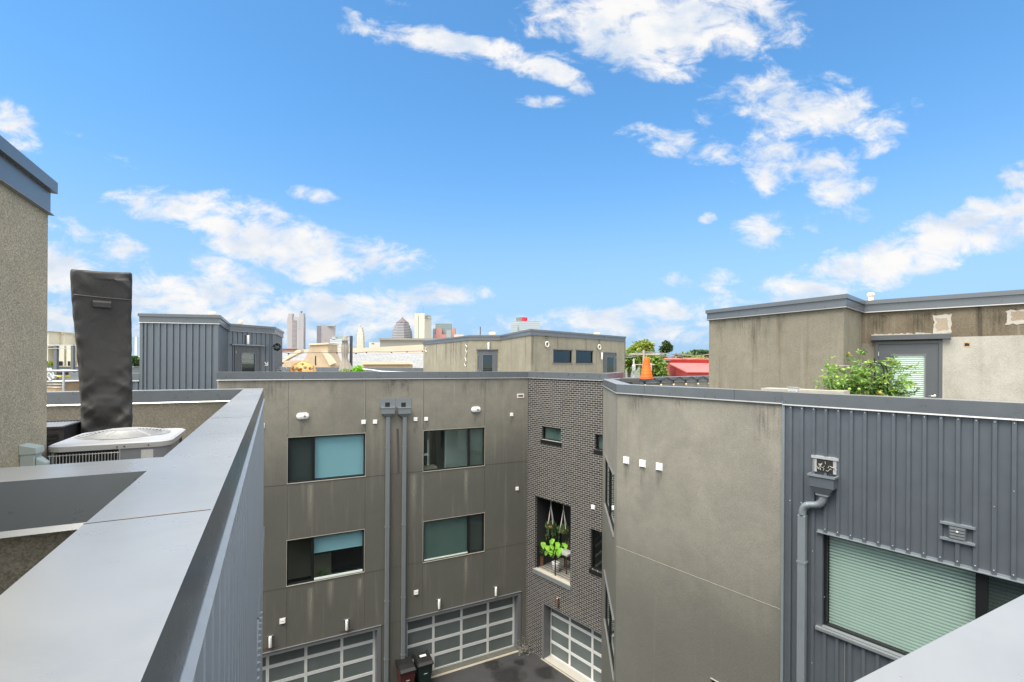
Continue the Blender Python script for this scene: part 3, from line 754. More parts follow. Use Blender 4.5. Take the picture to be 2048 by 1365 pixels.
for hh in (bW1, bW2, bW3):
    bm = new(); n = int((hh[1]-hh[0]+.1)/.075)
    for i in range(n+1):
        s = hh[0]-.05+i*.075
        if s+.066 < FB.L: fbox(bm, FB, s, s+.066, hh[2]-.17, hh[2]-.012, -.03, .022)
    obj('brick_sill', bm, 'black', bB)
# balcony lining
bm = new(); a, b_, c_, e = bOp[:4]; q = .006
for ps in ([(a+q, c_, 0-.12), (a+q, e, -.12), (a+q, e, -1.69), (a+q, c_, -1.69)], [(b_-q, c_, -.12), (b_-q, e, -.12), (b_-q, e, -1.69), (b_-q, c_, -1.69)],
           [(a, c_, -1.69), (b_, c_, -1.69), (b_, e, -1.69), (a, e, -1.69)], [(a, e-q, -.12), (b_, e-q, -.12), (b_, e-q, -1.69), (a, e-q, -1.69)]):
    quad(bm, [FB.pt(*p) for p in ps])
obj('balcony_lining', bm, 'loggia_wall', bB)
bm = new(); quad(bm, [FB.pt(a, c_+q, 0), FB.pt(b_, c_+q, 0), FB.pt(b_, c_+q, -1.69), FB.pt(a, c_+q, -1.69)]); obj('balcony_floor', bm, 'deck', bB)
bm = new(); fbox(bm, FB, a-.06, b_+.05, c_-.03, c_+.012, -.28, .055); obj('balcony_sill', bm, 'sill_stone', bB)
bm = new(); fbox(bm, FB, a-.07, b_+.06, c_-.20, c_-.031, 0, .045); fbox(bm, FB, a-.03, a-.002, c_+.012, c_+.32, -.1, .025); fbox(bm, FB, b_+.002, b_+.03, c_-.4, c_+.2, -.02, .025); obj('balcony_fascia', bm, 'pipe', bB)
# railing of the balcony: thin horizontal bars and one centre post
rl = thing('balcony_railing', 'black railing of thin horizontal bars across the brick balcony opening', 'railing', FB.pt((a+b_)/2, c_, -.1))
bm = new()
for i in range(9): fbox(bm, FB, a+.03, b_-.03, c_+.10+i*.095, c_+.112+i*.095, -.15, -.138)
obj('bar', bm, 'black', rl)
for sx in (a+.04, a+(b_-a)*.52, b_-.06):
    bm = new(); fbox(bm, FB, sx, sx+.035, c_+.012, c_+.98, -.165, -.125); obj('post', bm, 'black', rl)
cb = [FB.s(x) for x in (1087.8, 1128.6, 1174.2)]; cb = [cb[0]+.06, cb[1], cb[2], cb[2]+(cb[2]-cb[1])]
cb = [x for x in cb if x < 4.15]+[4.17]
garage(bB, FB, bG[0], bG[1], G0+.03, zgb+.03, cb, d=.42)
bm = new(); fbox(bm, FB, bG[0]-.04, bG[0]+.03, G0+.02, zgb, -.42, .03); fbox(bm, FB, bG[0]+.03, 4.2, zgb-.05, zgb+.0, -.4, .0); obj('garage_casing', bm, 'frame_grey', bB)
for (F, s0, s1, o1, par) in ((FA, gR[0]-.02, gR[1]+.10, .12, bA), (FA, gL[0], gL[1]+.05, .12, bA), (FB, bG[0]-.1, 4.2, .08, bB)):
    bm = new(); hexa(bm, [F.pt(s0, G0-.01, o1), F.pt(s1, G0-.01, o1), F.pt(s1, G0-.01, -.45), F.pt(s0, G0-.01, -.45), F.pt(s0, G0+.005, o1), F.pt(s1, G0+.005, o1), F.pt(s1, G0+.028, -.45), F.pt(s0, G0+.028, -.45)])
    ap = obj('garage_apron', bm, 'apron'); tag(ap, None, None, kind='structure')

# ================================================================== STUCCO AND METAL TOWNHOUSE (C)
bC = thing('corner_townhouse', 'tan stucco townhouse on the right with an angled corner face and ribbed metal siding', 'building', (8, 13, G0))
sj = FC.s(1567, 900)
KB = Vector((4.75, 19.3)); KB2 = Vector((12.7, 26.4))
nC = FC.n
chT = rect(FCh, 1209.3, 910, 1228.2, 946, 1012, 1070); chB = rect(FCh, 1209.3, 1146, 1228.2, 1232, 1245, 1357)
a = FC.hit(1423, 1358); cW0 = (a[0], a[0]+1.5, a[1]-1.3, a[1])
print('C', chT, chB, cW0, sj, FCh.L, KC, KC2)
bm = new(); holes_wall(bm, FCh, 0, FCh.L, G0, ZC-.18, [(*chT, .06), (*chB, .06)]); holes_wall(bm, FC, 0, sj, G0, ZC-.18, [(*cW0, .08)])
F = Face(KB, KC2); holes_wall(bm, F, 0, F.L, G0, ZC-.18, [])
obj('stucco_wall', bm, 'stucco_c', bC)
window(bC, FCh, *chT, d=.06, splits=(.45,), glassm='glass_mirror'); window(bC, FCh, *chB, d=.06, splits=(.45,), glassm='glass_mirror'); window(bC, FC, *cW0, inner=('screen_dark',))
for hh in (chT, chB):
    bm = new(); fbox(bm, FCh, hh[0]-.03, hh[1]+.03, hh[3], hh[3]+.03, 0, .05); fbox(bm, FCh, hh[0]-.03, hh[1]+.03, hh[2]-.03, hh[2], 0, .03); obj('head_flashing', bm, 'frame_grey', bC)
bm = new(); fbox(bm, FC, cW0[0]-.02, cW0[1]+.02, cW0[3], cW0[3]+.02, 0, .02); obj('head_flashing', bm, 'joint_pale', bC)
a = FC.hit(1645.5, 1066); c_ = FC.hit(1645.5, 1254); mu = FC.s(1961, 1200); cW = (a[0], mu+1.05, c_[1], a[1])
bm = new(); holes_wall(bm, FC, sj, FC.L, G0, ZC-.18, [(*cW, .10)], .1, o=.012)
ribs(bm, FC, sj+.06, FC.L, G0, ZC-.19, .198, .038, .072, [(cW[0]-.03, cW[1]+.03, cW[2]-.05, cW[3]+.02)], start=FC.s(1583, 850), o=.012)
obj('metal_siding', bm, 'siding', bC)
bm = new(); fbox(bm, FC, sj-.012, sj+.035, G0, ZC-.18, -.02, .05); obj('corner_trim', bm, 'siding_light', bC)
fr_ = (mu-cW[0])/(cW[1]-cW[0])
cwo = window(bC, FC, *cW, d=.10, splits=(fr_,), fr=.05)
def slats(F, s0, s1, z0, z1, o, pitch, mat, parent, tilt=.012):
    bm = new(); z = z0; t = .012
    while z < z1:
        hexa(bm, [F.pt(s0, z, o+.004), F.pt(s1, z, o+.004), F.pt(s1, z, o), F.pt(s0, z, o), F.pt(s0, z+pitch*.58, o+.012), F.pt(s1, z+pitch*.58, o+.012), F.pt(s1, z+pitch*.58, o+.008), F.pt(s0, z+pitch*.58, o+.008)])
        z += pitch
    b2 = new(); fbox(b2, F, s0, s1, z0, z1, o-.03, o-.028); obj('blind_backing', b2, 'slat_gap_shade', parent)  # added sheet; its darker colour stands for the shade between slats
    return obj('slat_blind', bm, mat, parent)
slats(FC, cW[0]+.06, mu-.055, cW[2]+.05, cW[3]-.05, -.17, .056, 'slat_green', cwo)
slats(FC, mu+.065, cW[1]-.06, cW[2]+.05, cW[3]-.05, -.19, .056, 'slat_green', cwo)
bm = new(); fbox(bm, FC, mu+.06, cW[1]-.055, cW[2]+.05, cW[3]-.05, -.135, -.133); 
m, k, b = base('mesh_screen', (.03, .035, .035), .8); tr = k.n('ShaderNodeBsdfTransparent'); mx = k.n('ShaderNodeMixShader'); mx.inputs[0].default_value = .45
k.t.links.new(tr.outputs[0], mx.inputs[1]); k.t.links.new(b.outputs[0], mx.inputs[2]); o = [x for x in k.t.nodes if x.type == 'OUTPUT_MATERIAL'][0]; k.t.links.new(mx.outputs[0], o.inputs[0])
obj('insect_screen', bm, 'mesh_screen', cwo)
bm = new(); fbox(bm, FC, mu-.06, mu+.07, cW[2]+.03, cW[3]-.03, -.09, -.045); obj('mullion', bm, 'black', cwo)
bm = new(); fbox(bm, FC, cW[0]-.08, cW[1]+.05, cW[3]+.004, cW[3]+.018, 0, .075); fbox(bm, FC, cW[0]-.08, cW[1]+.05, cW[3]+.018, cW[3]+.05, .012, .03); obj('head_flashing', bm, 'siding_light', bC)
bm = new(); fbox(bm, FC, cW[0]-.09, cW[1]+.05, cW[2]-.055, cW[2]-.004, .0, .085); fbox(bm, FC, cW[0], cW[1], cW[2]-.004, cW[2]+.02, -.06, .03); obj('window_sill', bm, 'pipe', bC)
bm = new(); F = FC; sc_ = FC.s(1690, 1300); zjc = FC.z(1400, 1157); strips('control_joint', FC, [(.0, sj-.02, zjc-.004, zjc+.004, 0, .005)], 'joint_pale', bC)
fbox(bm, FC, sc_, sc_+.012, G0, cW[2]-.06, .012, .035); obj('panel_edge', bm, 'drip', bC)
bm = new(); rng = random.Random(8)      # screw heads
for i in range(46):
    s = FC.s(1583, 850)+.198*i+.09
    if s < FC.L:
        for z in (ZC-.30, cW[3]+.09 if s > cW[0] and s < cW[1] else -2.6):
            p = FC.pt(s-.09, z, .053); ball(bm, p, .010, 6, 4)
for i in range(30):
    s = FC.s(1583, 850)+.198*rng.randint(0, 40); ball(bm, FC.pt(s, rng.uniform(-6, -.8), .054), .008, 6, 4)
obj('screws', bm, 'galv', bC)
coping(bC, [KB, KC2, KC, KC+dC*sj], ZC, .34, .225, out=.03)
coping(bC, [KC+dC*(sj+.003), CE], ZC-.004, .34, .235, out=.055, name='metal_coping')
coping(bC, [KB2, KB+Vector((.01, .0))], ZC, .34, .225, out=.03, name='rear_coping')
bm = new()
for px in (1290, 1470): s = FC.s(px, 790); fbox(bm, FC, s-.003, s+.003, ZC-.222, ZC+.001, -.3, .0315)
obj('coping_seam', bm, 'black', bC)
iKC = KC-nC*.35
bm = new(); slab(bm, [KC2+Vector((.3, .1)), KC-nC*.33, CE-nC*.33, CE+Vector((9, 8)), KB2+Vector((0, -.3)), KB+Vector((.2, -.3))], ZC-1.35, ZC-1.1); obj('roof_deck', bm, 'deck', bC)
F = Face(KB2, KB)
bm = new(); fbox(bm, F, 0, F.L, G0, ZC-.2, -.30, 0); obj('rear_parapet', bm, 'stucco_c', bC)
bm = new(); F2 = Face(CE-nC*.34, KC-nC*.34); fbox(bm, F2, 0, F2.L, ZC-1.1, ZC-.2, -.04, .0); obj('parapet_lining', bm, 'stucco_c', bC)

# ================================================================== PENTHOUSES
def door(parent, F, px0, px1, ytop, zb, leafm='door_grey', glassm='glass', gl=(.2, .8, .16, .9), blind=False, knob=1, fw=.06):
    s0, zt = F.hit(px0, ytop); s1 = F.s(px1, ytop)
    bm = new(); fbox(bm, F, s0, s0+fw, zb, zt, 0, .05); fbox(bm, F, s1-fw, s1, zb, zt, 0, .05); fbox(bm, F, s0+fw, s1-fw, zt-fw, zt, 0, .05)
    o = obj('door', bm, 'frame_grey' if leafm != 'door_grey' else 'door_grey', parent)
    a, b_ = s0+fw+.003, s1-fw-.003; W_, Hh = b_-a, zt-fw-.003-zb
    g0, g1, h0, h1 = a+W_*gl[0], a+W_*gl[1], zb+Hh*gl[2], zb+Hh*gl[3]
    bm = new()
    for q in ((a, b_, zb, h0), (a, b_, h1, zb+Hh), (a, g0, h0, h1), (g1, b_, h0, h1)): fbox(bm, F, *q, .003, .030)
    obj('leaf', bm, leafm, o)
    bm = new(); e = .025
    for q in ((g0-e, g1+e, h0-e, h0), (g0-e, g1+e, h1, h1+e), (g0-e, g0, h0, h1), (g1, g1+e, h0, h1)): fbox(bm, F, *q, .0305, .042)
    obj('glazing_bead', bm, 'frame_grey', o)
    bm = new(); fbox(bm, F, g0, g1, h0, h1, .004, .008); obj('blind_backing' if blind else 'dark_interior', bm, 'slat_white' if blind else 'dark_room', o)
    if blind:
        bm = new(); z = h0+.01
        while z < h1-.02: hexa(bm, [F.pt(g0+.01, z, .024), F.pt(g1-.01, z, .024), F.pt(g1-.01, z+.012, .011), F.pt(g0+.01, z+.012, .011), F.pt(g0+.01, z+.003, .024), F.pt(g1-.01, z+.003, .024), F.pt(g1-.01, z+.015, .011), F.pt(g0+.01, z+.015, .011)]); z += .045
        obj('slat_blind', bm, 'slat_white', o)
    bm = new(); quad(bm, [F.pt(g0, h0, .027), F.pt(g1, h0, .027), F.pt(g1, h1, .027), F.pt(g0, h1, .027)]); obj('pane', bm, glassm, o, recalc=False)
    kx = (b_-.06) if knob > 0 else a+.06
    bm = new(); kz = zb+Hh*.45
    p = F.pt(kx, kz, .03); n3 = Vector((F.n.x, F.n.y, 0)); d3 = Vector((F.d.x, F.d.y, 0))
    tube(bm, [p, p+n3*.012], .034, 12); tube(bm, [p+n3*.01, p+n3*.05, p+n3*.055-d3*knob*.02, p+n3*.055-d3*knob*.12], .010, 8); obj('handle', bm, 'steel', o, True)
    bm = new()
    hx = a+.0 if knob > 0 else b_-.0
    for z in (zb+.25, zb+Hh*.5, zb+Hh-.22): p = F.pt(hx, z, .045); tube(bm, [p-Vector((0, 0, .05)), p+Vector((0, 0, .05))], .009, 6)
    obj('hinge', bm, 'galv', o)
    return o
def wall_lamp(F, px, py, h=.30, r=.045, label='', o=.07, mat='lamp_metal', group='cylinder wall lamps', plate=True):
    s, z = F.hit(px, py, o)
    t = thing('wall_lamp', label, 'wall lamp', F.pt(s, z, 0), group)
    bm = new(); fbox(bm, F, s-.045, s+.045, z-.06, z+.06, 0, .018); fbox(bm, F, s-.015, s+.015, z-.02, z+.02, .018, o); obj('bracket', bm, 'frame_grey', t)
    bm = new(); lathe(bm, F.pt(s, z, o+r*.4), [(r*.92, -h/2), (r, -h/2+.01), (r, h/2-.01), (r*.92, h/2)], 16); obj('cylinder', bm, mat, t, True)
    bm = new(); fbox(bm, F, s-.1, s+.1, z+h/2-.005, z+h/2+.004, 0, .05); obj('cap_plate', bm, 'frame_grey', t)
    return t
def vent(F, px, py, sz, label, group='white wall vents', o=0.0, mat='white_plastic'):
    s, z = F.hit(px, py, o); h = sz/2
    t = thing('wall_vent', label, 'vent', F.pt(s, z-h, o), group)
    bm = new(); fbox(bm, F, s-h, s+h, z-h, z+h, o, o+.018); obj('plate', bm, mat, t, bevel=.004)
    bm = new(); q = h*.74
    hexa(bm, [F.pt(s-q, z-q, o+.055), F.pt(s+q, z-q, o+.055), F.pt(s+q, z-q, o+.017), F.pt(s-q, z-q, o+.017), F.pt(s-q, z+q, o+.028), F.pt(s+q, z+q, o+.028), F.pt(s+q, z+q, o+.017), F.pt(s-q, z+q, o+.017)])
    obj('hood', bm, mat, t)
    bm = new(); fbox(bm, F, s-q*.8, s+q*.8, z-q*.02, z+q*.08, o+.042, o+.047); obj('slot', bm, 'frame_grey', t)
    return t
def vpipe(x, y, z, h, r, label, mat='pvc'):
    t = thing('vent_pipe', label, 'vent pipe', (x, y, z), 'roof vent pipes')
    bm = new(); lathe(bm, (x, y, z), [(r, 0), (r, h*.7)], 14); obj('pipe', bm, mat, t, True)
    bm = new(); lathe(bm, (x, y, z+h*.7), [(r*1.35, 0), (r*1.35, h*.3), (r*1.1, h*.3+.01)], 14); obj('cap', bm, mat, t, True)
def penthouse(name, label, pts, ztop, zb, wallm, capw=.3, h=.26):
    cx = sum(p[0] for p in pts)/len(pts); cy = sum(p[1] for p in pts)/len(pts)
    t = thing(name, label, 'penthouse', (cx, cy, zb))
    return t
# E: stucco penthouse over the brick corner
ZE = 1.80
Ep = [xy(hz_(x, y, ZE)) for x, y in ((847, 682.3), (941, 671), (1002, 670.8), (1062, 658.6), (1249.3, 673.8))]
Eb = Ep+[Vector((4.5, 40)), Vector((-3, 42))]
bE = penthouse('stucco_penthouse', 'tan stucco penthouse with grey double coping above the brick corner, two small windows', Eb, ZE, -1.5, 'stucco_e')
EF = [Face(Ep[i], Ep[i+1]) for i in range(4)]
e1 = rect(EF[3], 1106.6, 699.7, 1144.2, 701.3, 726, 726.6); e2 = rect(EF[3], 1151.8, 700.8, 1186.2, 702.6, 726.6, 727)
bm = new()
for i, F in enumerate(EF): holes_wall(bm, F, 0, F.L, -1.5, ZE-.2, [e1, e2] if i == 3 else [], .08)
for p, q in ((Eb[4], Eb[5]), (Eb[5], Eb[6]), (Eb[6], Eb[0])): F = Face(p, q); holes_wall(bm, F, 0, F.L, -1.5, ZE-.2, [])
obj('stucco_wall', bm, 'stucco_e', bE)
bm = new(); slab(bm, [p for p in Eb], ZE-.19, ZE-.12); obj('roof', bm, 'deck', bE)
coping(bE, Eb, ZE, .3, .30, True, .05, True, drip=False)
for e in (e1, e2):
    window(bE, EF[3], *e, d=.08, inner=(), roomd=1.5, fr=.05)
    bm = new(); fbox(bm, EF[3], e[0]-.05, e[1]+.05, e[3], e[3]+.05, 0, .02); fbox(bm, EF[3], e[0]-.05, e[1]+.05, e[2]-.05, e[2], 0, .03); obj('casing', bm, 'frame_grey', bE)
F = EF[1]; door(bE, F, 955, 994.5, 700.5, -1.5, gl=(.26, .80, .12, .90), knob=1)
bm = new(); a = F.hit(953, 700); fbox(bm, F, a[0], F.s(996, 700), a[1]-.0, a[1]+.05, 0, .10); obj('door_lintel', bm, 'frame_grey', bE)
F = EF[3]; door(bE, F, 1207, 1232, 705, -1.5, gl=(.2, .8, .1, .9), knob=-1, glassm='glass')
wall_lamp(EF[1], 977.5, 692.5, .42, .06, 'cylinder lamp above the dark penthouse door left of the two small windows')
wall_lamp(EF[3], 1203, 712.5, .40, .055, 'cylinder lamp beside the glazed penthouse door right of the two small windows')
vpipe(*at(984.5, 671, 31.5).xy, 1.55, .62, .16, 'cream vent pipe on the tan penthouse roof above its dark door')
vpipe(*at(1193.5, 676, 33).xy, 1.55, .75, .15, 'white vent pipe on the tan penthouse roof above the second small window')
bm = new(); p = at(960.5, 675, 34); tube(bm, [(p.x, p.y, 1.4), (p.x, p.y, 2.75)], .04, 6); tag(obj('antenna_mast', bm, 'post_dark'), 'thin dark mast sticking up behind the tan penthouse roof', 'mast')
# brick cheek at the right end of E
F = Face(Eb[4], Eb[5]); bm = new(); fbox(bm, Face(Ep[3], Ep[4]), EF[3].L+.001, EF[3].L+.13, -1.5, ZE-.31, -.9, -.02); obj('brick_cheek', bm, 'brick', bE)
def ring_lamp(F, px, py, label):
    s, z = F.hit(px, py, .05); t = thing('ring_ornament', label, 'ornament', F.pt(s, z, 0), 'ring ornaments on the penthouse wall')
    bm = new(); c = F.pt(s, z, .06); d3 = Vector((F.d.x, F.d.y, 0)); r = .13
    tube(bm, [c+d3*math.cos(a)*r+Vector((0, 0, math.sin(a)*r)) for a in [i*math.pi/9 for i in range(18)]], .035, 6, closed=True); obj('ring', bm, 'rope', t, True)
    bm = new(); tube(bm, [c+Vector((0, 0, r)), c+Vector((0, 0, r+.28)), c+Vector((0, 0, r+.30))-Vector((F.n.x, F.n.y, 0))*.06], .012, 5); tube(bm, [c+Vector((0, 0, r+.3))+d3*.12, c+Vector((0, 0, r+.3))-d3*.12], .012, 5); obj('hook', bm, 'post_dark', t)
ring_lamp(EF[3], 1094, 689, 'pale ring hung from a hook left of the two small penthouse windows')
ring_lamp(EF[3], 1198.5, 694.5, 'pale ring hung from a hook above the glazed penthouse door')
def cord(F, pts, r, label, mat='rope'):
    bm = new(); P = [F.pt(*F.hit(x, y, .04), .04) for x, y in pts]; tube(bm, P, r, 5); return tag(obj('pale_cord', bm, mat), label, 'cord')
cord(EF[0], [(931, 690), (934, 694), (931, 699), (933, 705), (930, 715), (932, 722), (929, 728), (931, 733)], .02, 'coiled pale cord hanging on the streaked end of the tan penthouse')
cord(EF[0], [(852, 696), (850, 700), (853, 704)], .03, 'short white cord loop at the far left end of the tan penthouse')
# G: metal penthouse on the left
ZG = 1.60
Gp = [xy(hz_(283, 627.6, ZG)), xy(hz_(435.6, 630.8, ZG)), xy(hz_(456.5, 647.5, ZG)), xy(hz_(547.5, 654.5, ZG))]
Gb = Gp+[Vector((Gp[3].x-1.1, Gp[3].y+3.0)), Vector((Gp[0].x-2.5, Gp[0].y+6))]
bG_ = penthouse('metal_penthouse', 'blue-grey ribbed metal penthouse with a dark glazed door, left of the skyline', Gb, ZG, G0, 'siding')
GF = [Face(Gb[i], Gb[(i+1) % 6]) for i in range(6)]
bm = new()
for i, F in enumerate(GF):
    holes_wall(bm, F, 0, F.L, G0 if i in (0, 5) else -4, ZG-.2, [])
ribs(bm, GF[0], .05, GF[0].L, -6, ZG-.24, .196, .038, .07)
dtl = (GF[2].s(469, 700), GF[2].s(527, 700), -2, GF[2].z(500, 688))
ribs(bm, GF[2], .1, GF[2].L, -1.6, ZG-.24, .20, .03, .06, [dtl]); ribs(bm, GF[3], .1, GF[3].L, -1.6, ZG-.24, .2, .03, .06)
obj('metal_siding', bm, 'siding', bG_)
bm = new(); fbox(bm, GF[0], GF[0].L-.09, GF[0].L+.03, G0, ZG-.24, -.05, .035); fbox(bm, GF[0], -.03, .06, -6, ZG-.24, -.05, .035); fbox(bm, GF[2], GF[2].L-.08, GF[2].L+.03, -1.6, ZG-.24, -.05, .035); obj('corner_trim', bm, 'siding', bG_)
bm = new(); slab(bm, Gb, ZG-.19, ZG-.12); obj('roof', bm, 'deck', bG_)
coping(bG_, Gb, ZG, .3, .29, True, .05, True)
F = GF[2]; door(bG_, F, 468, 522, 690.5, -1.5, gl=(.24, .78, .12, .88), knob=1)
bm = new(); a = F.hit(460, 689.5); fbox(bm, F, a[0]+.02, F.s(526.5, 691), a[1]-.02, a[1]+.02, 0, .12); obj('door_lintel', bm, 'siding_light', bG_)
wall_lamp(F, 495.5, 680, .38, .05, 'cylinder lamp above the door of the ribbed metal penthouse')
bm = new(); a = F.hit(531, 728); s, z = a     # white arrow mark beside the door
P = lambda u, v: F.pt(s+u, z+v, .045)
quad(bm, [P(-.08, .05), P(-.05, .08), P(.04, -.01), P(.01, -.04)]); quad(bm, [P(-.06, -.08), P(.09, -.08), P(.09, -.045), P(-.06, -.045)]); quad(bm, [P(.055, -.045), P(.09, -.045), P(.09, .08), P(.055, .06)])
tag(obj('arrow_mark', bm, 'white_plastic'), 'small white arrow mark beside the ribbed penthouse door', 'sign')
vpipe(*at(425, 633, 17.5).xy, 1.45, .45, .09, 'cream vent pipe on the front of the ribbed metal penthouse roof')
vpipe(*at(481, 645, 22.5).xy, 1.45, .60, .07, 'cream vent pipe above the door of the ribbed metal penthouse')
# low ribbed parapet left of it
zl = -.36; La, Lb = xy(hz_(125, 746.3, zl)), Gp[0]+(Gp[0]-Gp[1]).normalized()*.03
FL_ = Face(La, Lb)
bm = new(); fbox(bm, FL_, 0, FL_.L, G0, zl-.2, -.3, 0); ribs(bm, FL_, .1, FL_.L, -6, zl-.2, .196, .03, .06); obj('low_parapet', bm, 'siding', bG_)
coping(bG_, [La, Lb], zl, .3, .24, out=.04, name='low_coping')
# D: stained stucco penthouse on the right
ZD = 1.60
Dp = [xy(hz_(1418.4, 621, ZD)), xy(hz_(1688, 589.6, ZD)), xy(hz_(1723.5, 603, ZD))]
d2a = xy(hz_(1723, 610.6, ZD-.09)); d2b = xy(hz_(2048, 589, ZD-.09)); dd = (d2b-d2a).normalized()
Dn = Dp[2]; D3 = Dn+dd*6.5
Db = [Dp[0], Dp[1], Dn, D3, D3+Vector((4.5, 4.2)), Dp[0]+Vector((5, 5.5))]
bD = penthouse('stained_penthouse', 'large tan stucco penthouse with stained walls and grey double coping, upper right', Db, ZD, -1.6, 'stucco_d')
DF = [Face(Db[i], Db[i+1]) for i in range(3)]
DZ2 = ZC-1.1
bm = new()
for F in (DF[0], DF[1], Face(Db[5], Db[0])): holes_wall(bm, F, 0, F.L, DZ2, ZD-.2, [])
obj('stucco_wall', bm, 'stucco_d', bD)
F = DF[2]; zdk = F.z(1905, 674.5)
bm = new(); holes_wall(bm, F, 0, F.L, DZ2, ZD-.2, []); obj('stained_wall', bm, 'stucco_d_dark', bD)
bm = new(); sR = F.s(1885, 720); fbox(bm, F, sR, F.L, DZ2, zdk, -.01, .012); obj('unpainted_patch', bm, 'stucco_raw', bD)
bm = new(); fbox(bm, F, .001, F.s(1752, 720), DZ2, zdk-.1, -.01, .002); obj('side_patch', bm, 'stucco_d', bD)
rng = random.Random(4)
def blob_patch(F, x0, x1, y0, y1, o, mat, name, jit=.02):
    r_ = rect(F, x0, y0, x1, y0, y1, y1); bm = new(); pts = []
    a, b_, c_, e = r_
    for (p, q) in (((a, c_), (b_, c_)), ((b_, c_), (b_, e)), ((b_, e), (a, e)), ((a, e), (a, c_))):
        for i in range(8): t = i/8; pts.append((p[0]+(q[0]-p[0])*t+rng.uniform(-jit, jit), p[1]+(q[1]-p[1])*t+rng.uniform(-jit, jit)))
    ctr = ((a+b_)/2, (c_+e)/2); vs = [bm.verts.new(F.pt(*p, o)) for p in pts]; vc = bm.verts.new(F.pt(*ctr, o+.001))
    vb = [bm.verts.new(F.pt(*p, 0)) for p in pts]
    for i in range(len(vs)):
        j = (i+1) % len(vs); bm.faces.new([vs[i], vs[j], vc]); bm.faces.new([vb[i], vb[j], vs[j], vs[i]])
    return obj(name, bm, mat, bD)
blob_patch(F, 1867, 1902, 630, 667, .008, 'stucco_edge', 'patch_border'); blob_patch(F, 1872, 1896, 636, 662, .010, 'stucco_tan', 'test_cut')
blob_patch(F, 2012, 2075, 620, 648, .008, 'stucco_edge', 'patch_border'); blob_patch(F, 2022, 2075, 622, 640, .010, 'stucco_tan', 'test_cut')
blob_patch(F, 1927, 1941, 685, 695, .015, 'tan_wood', 'round_hole', .006); blob_patch(F, 1929, 1939, 687, 693, .0165, 'dark_room', 'hole_void', .006)
blob_patch(F, 1883, 1888, 685, 800, .015, 'stucco_edge', 'torn_edge', .010)
bm = new(); a = F.hit(1743, 680); s1 = F.s(1902, 680); fbox(bm, F, a[0], s1, a[1]-.02, a[1]+.09, 0, .13); obj('door_lintel', bm, 'door_grey', bD)
bm = new(); vsn = 26
for i in range(vsn):
    s = a[0]+(s1-a[0])*i/vsn; fbox(bm, F, s, s+(s1-a[0])/vsn*.98, a[1]+.09, a[1]+.10+rng.uniform(0, .04), 0, .05+rng.uniform(0, .05))
obj('lintel_residue', bm, 'stucco_edge', bD)
door(bD, F, 1751, 1885, 684.5, DZ2, gl=(.24, .78, .20, .88), blind=True, knob=1)
bm = new(); slab(bm, Db, ZD-.19, ZD-.12); obj('roof', bm, 'deck', bD)
coping(bD, Db, ZD, .3, .275, True, .05, True)
p = at(1741.5, 607, 12.3); t = thing('vent_pipe', 'cream vent pipe with a cap behind the notch of the stained penthouse coping', 'vent pipe', (p.x, p.y, 1.45), 'roof vent pipes')
bm = new(); lathe(bm, (p.x, p.y, 1.4), [(.055, 0), (.055, .50)], 16); obj('pipe', bm, 'pvc', t, True)
bm = new(); lathe(bm, (p.x, p.y, 1.87), [(.080, 0), (.085, .06), (.06, .085)], 16); obj('cap', bm, 'pvc', t, True)
bm = new(); slab(bm, [(p.x-.42, p.y-.1), (p.x+.02, p.y-.15), (p.x+.05, p.y+.4), (p.x-.4, p.y+.4)], 1.4, 1.72); obj('curb', bm, 'pvc', t)

# ================================================================== WALL FIXTURES
for (px, py, sz, lab) in ((524, 852, .17, 'white square vent on the stucco wall, half hidden by the near ribbed siding'), (727, 844.5, .16, 'white square vent left of the twin downspouts, the farther from them'),
        (750, 844, .16, 'white square vent immediately left of the twin downspouts'), (831, 839, .15, 'white square vent immediately right of the twin downspouts'),
        (852, 838.5, .15, 'white square vent over the left edge of the upper right stucco window'), (1023, 829.5, .15, 'white square vent below the small rectangular grille near the brick corner'),
        (1034, 977.5, .15, 'white square vent at mid height between the stucco windows and brick corner'), (565, 1242, .19, 'white square vent low on the stucco wall above the left garage door'),
        (832, 1185, .18, 'white square vent above the right garage door beside the downspout')):
    vent(FA, px, py, sz, lab)
vent(FB, 1186.5, 1014.5, .17, 'white square vent on the dark brick wall above the tall window')
for px, py, lab in ((1253, 921, 'leftmost of three white vents in a row on the right stucco wall'), (1285.5, 927.5, 'middle of three white vents in a row on the right stucco wall'), (1319, 934, 'rightmost of three white vents in a row on the right stucco wall')):
    vent(FC, px, py, .185, lab)
for px, py, lab in ((605.5, 832.5, 'white oval wall light above the upper left stucco window'), (951.5, 819.5, 'white oval wall light above the upper right stucco window')):
    s, z = FA.hit(px, py); t = thing('oval_light', lab, 'wall light', FA.pt(s, z-.1, 0), 'white oval wall lights')
    bm = new()
    for sc_k, o in ((1, .0), (1, .05), (.85, .085)):
        pass
    pts = []
    for i in range(28):
        a = i*2*math.pi/28; cxx = (.10 if math.cos(a) > 0 else -.10); pts.append((cxx+math.cos(a)*.105, math.sin(a)*.115))
    rings = [[bm.verts.new(FA.pt(s+x*k_, z+y*k_, o)) for x, y in pts] for k_, o in ((1, 0), (1, .05), (.9, .075))]
    for A_, B_ in zip(rings, rings[1:]):
        for i in range(28): bm.faces.new([A_[i], A_[(i+1) % 28], B_[(i+1) % 28], B_[i]])
    bm.faces.new(rings[-1]); obj('housing', bm, 'white_plastic', t, True)
    bm = new(); n3 = Vector((FA.n.x, FA.n.y, 0)); p = FA.pt(s+.06, z, .074); tube(bm, [p, p+n3*.02], .035, 12); obj('sensor', bm, 'frame_grey', t)
s, z = FA.hit(1041, 792); t = thing('wall_grille', 'small white rectangular grille high beside the brick corner', 'vent', FA.pt(s, z-.1, 0))
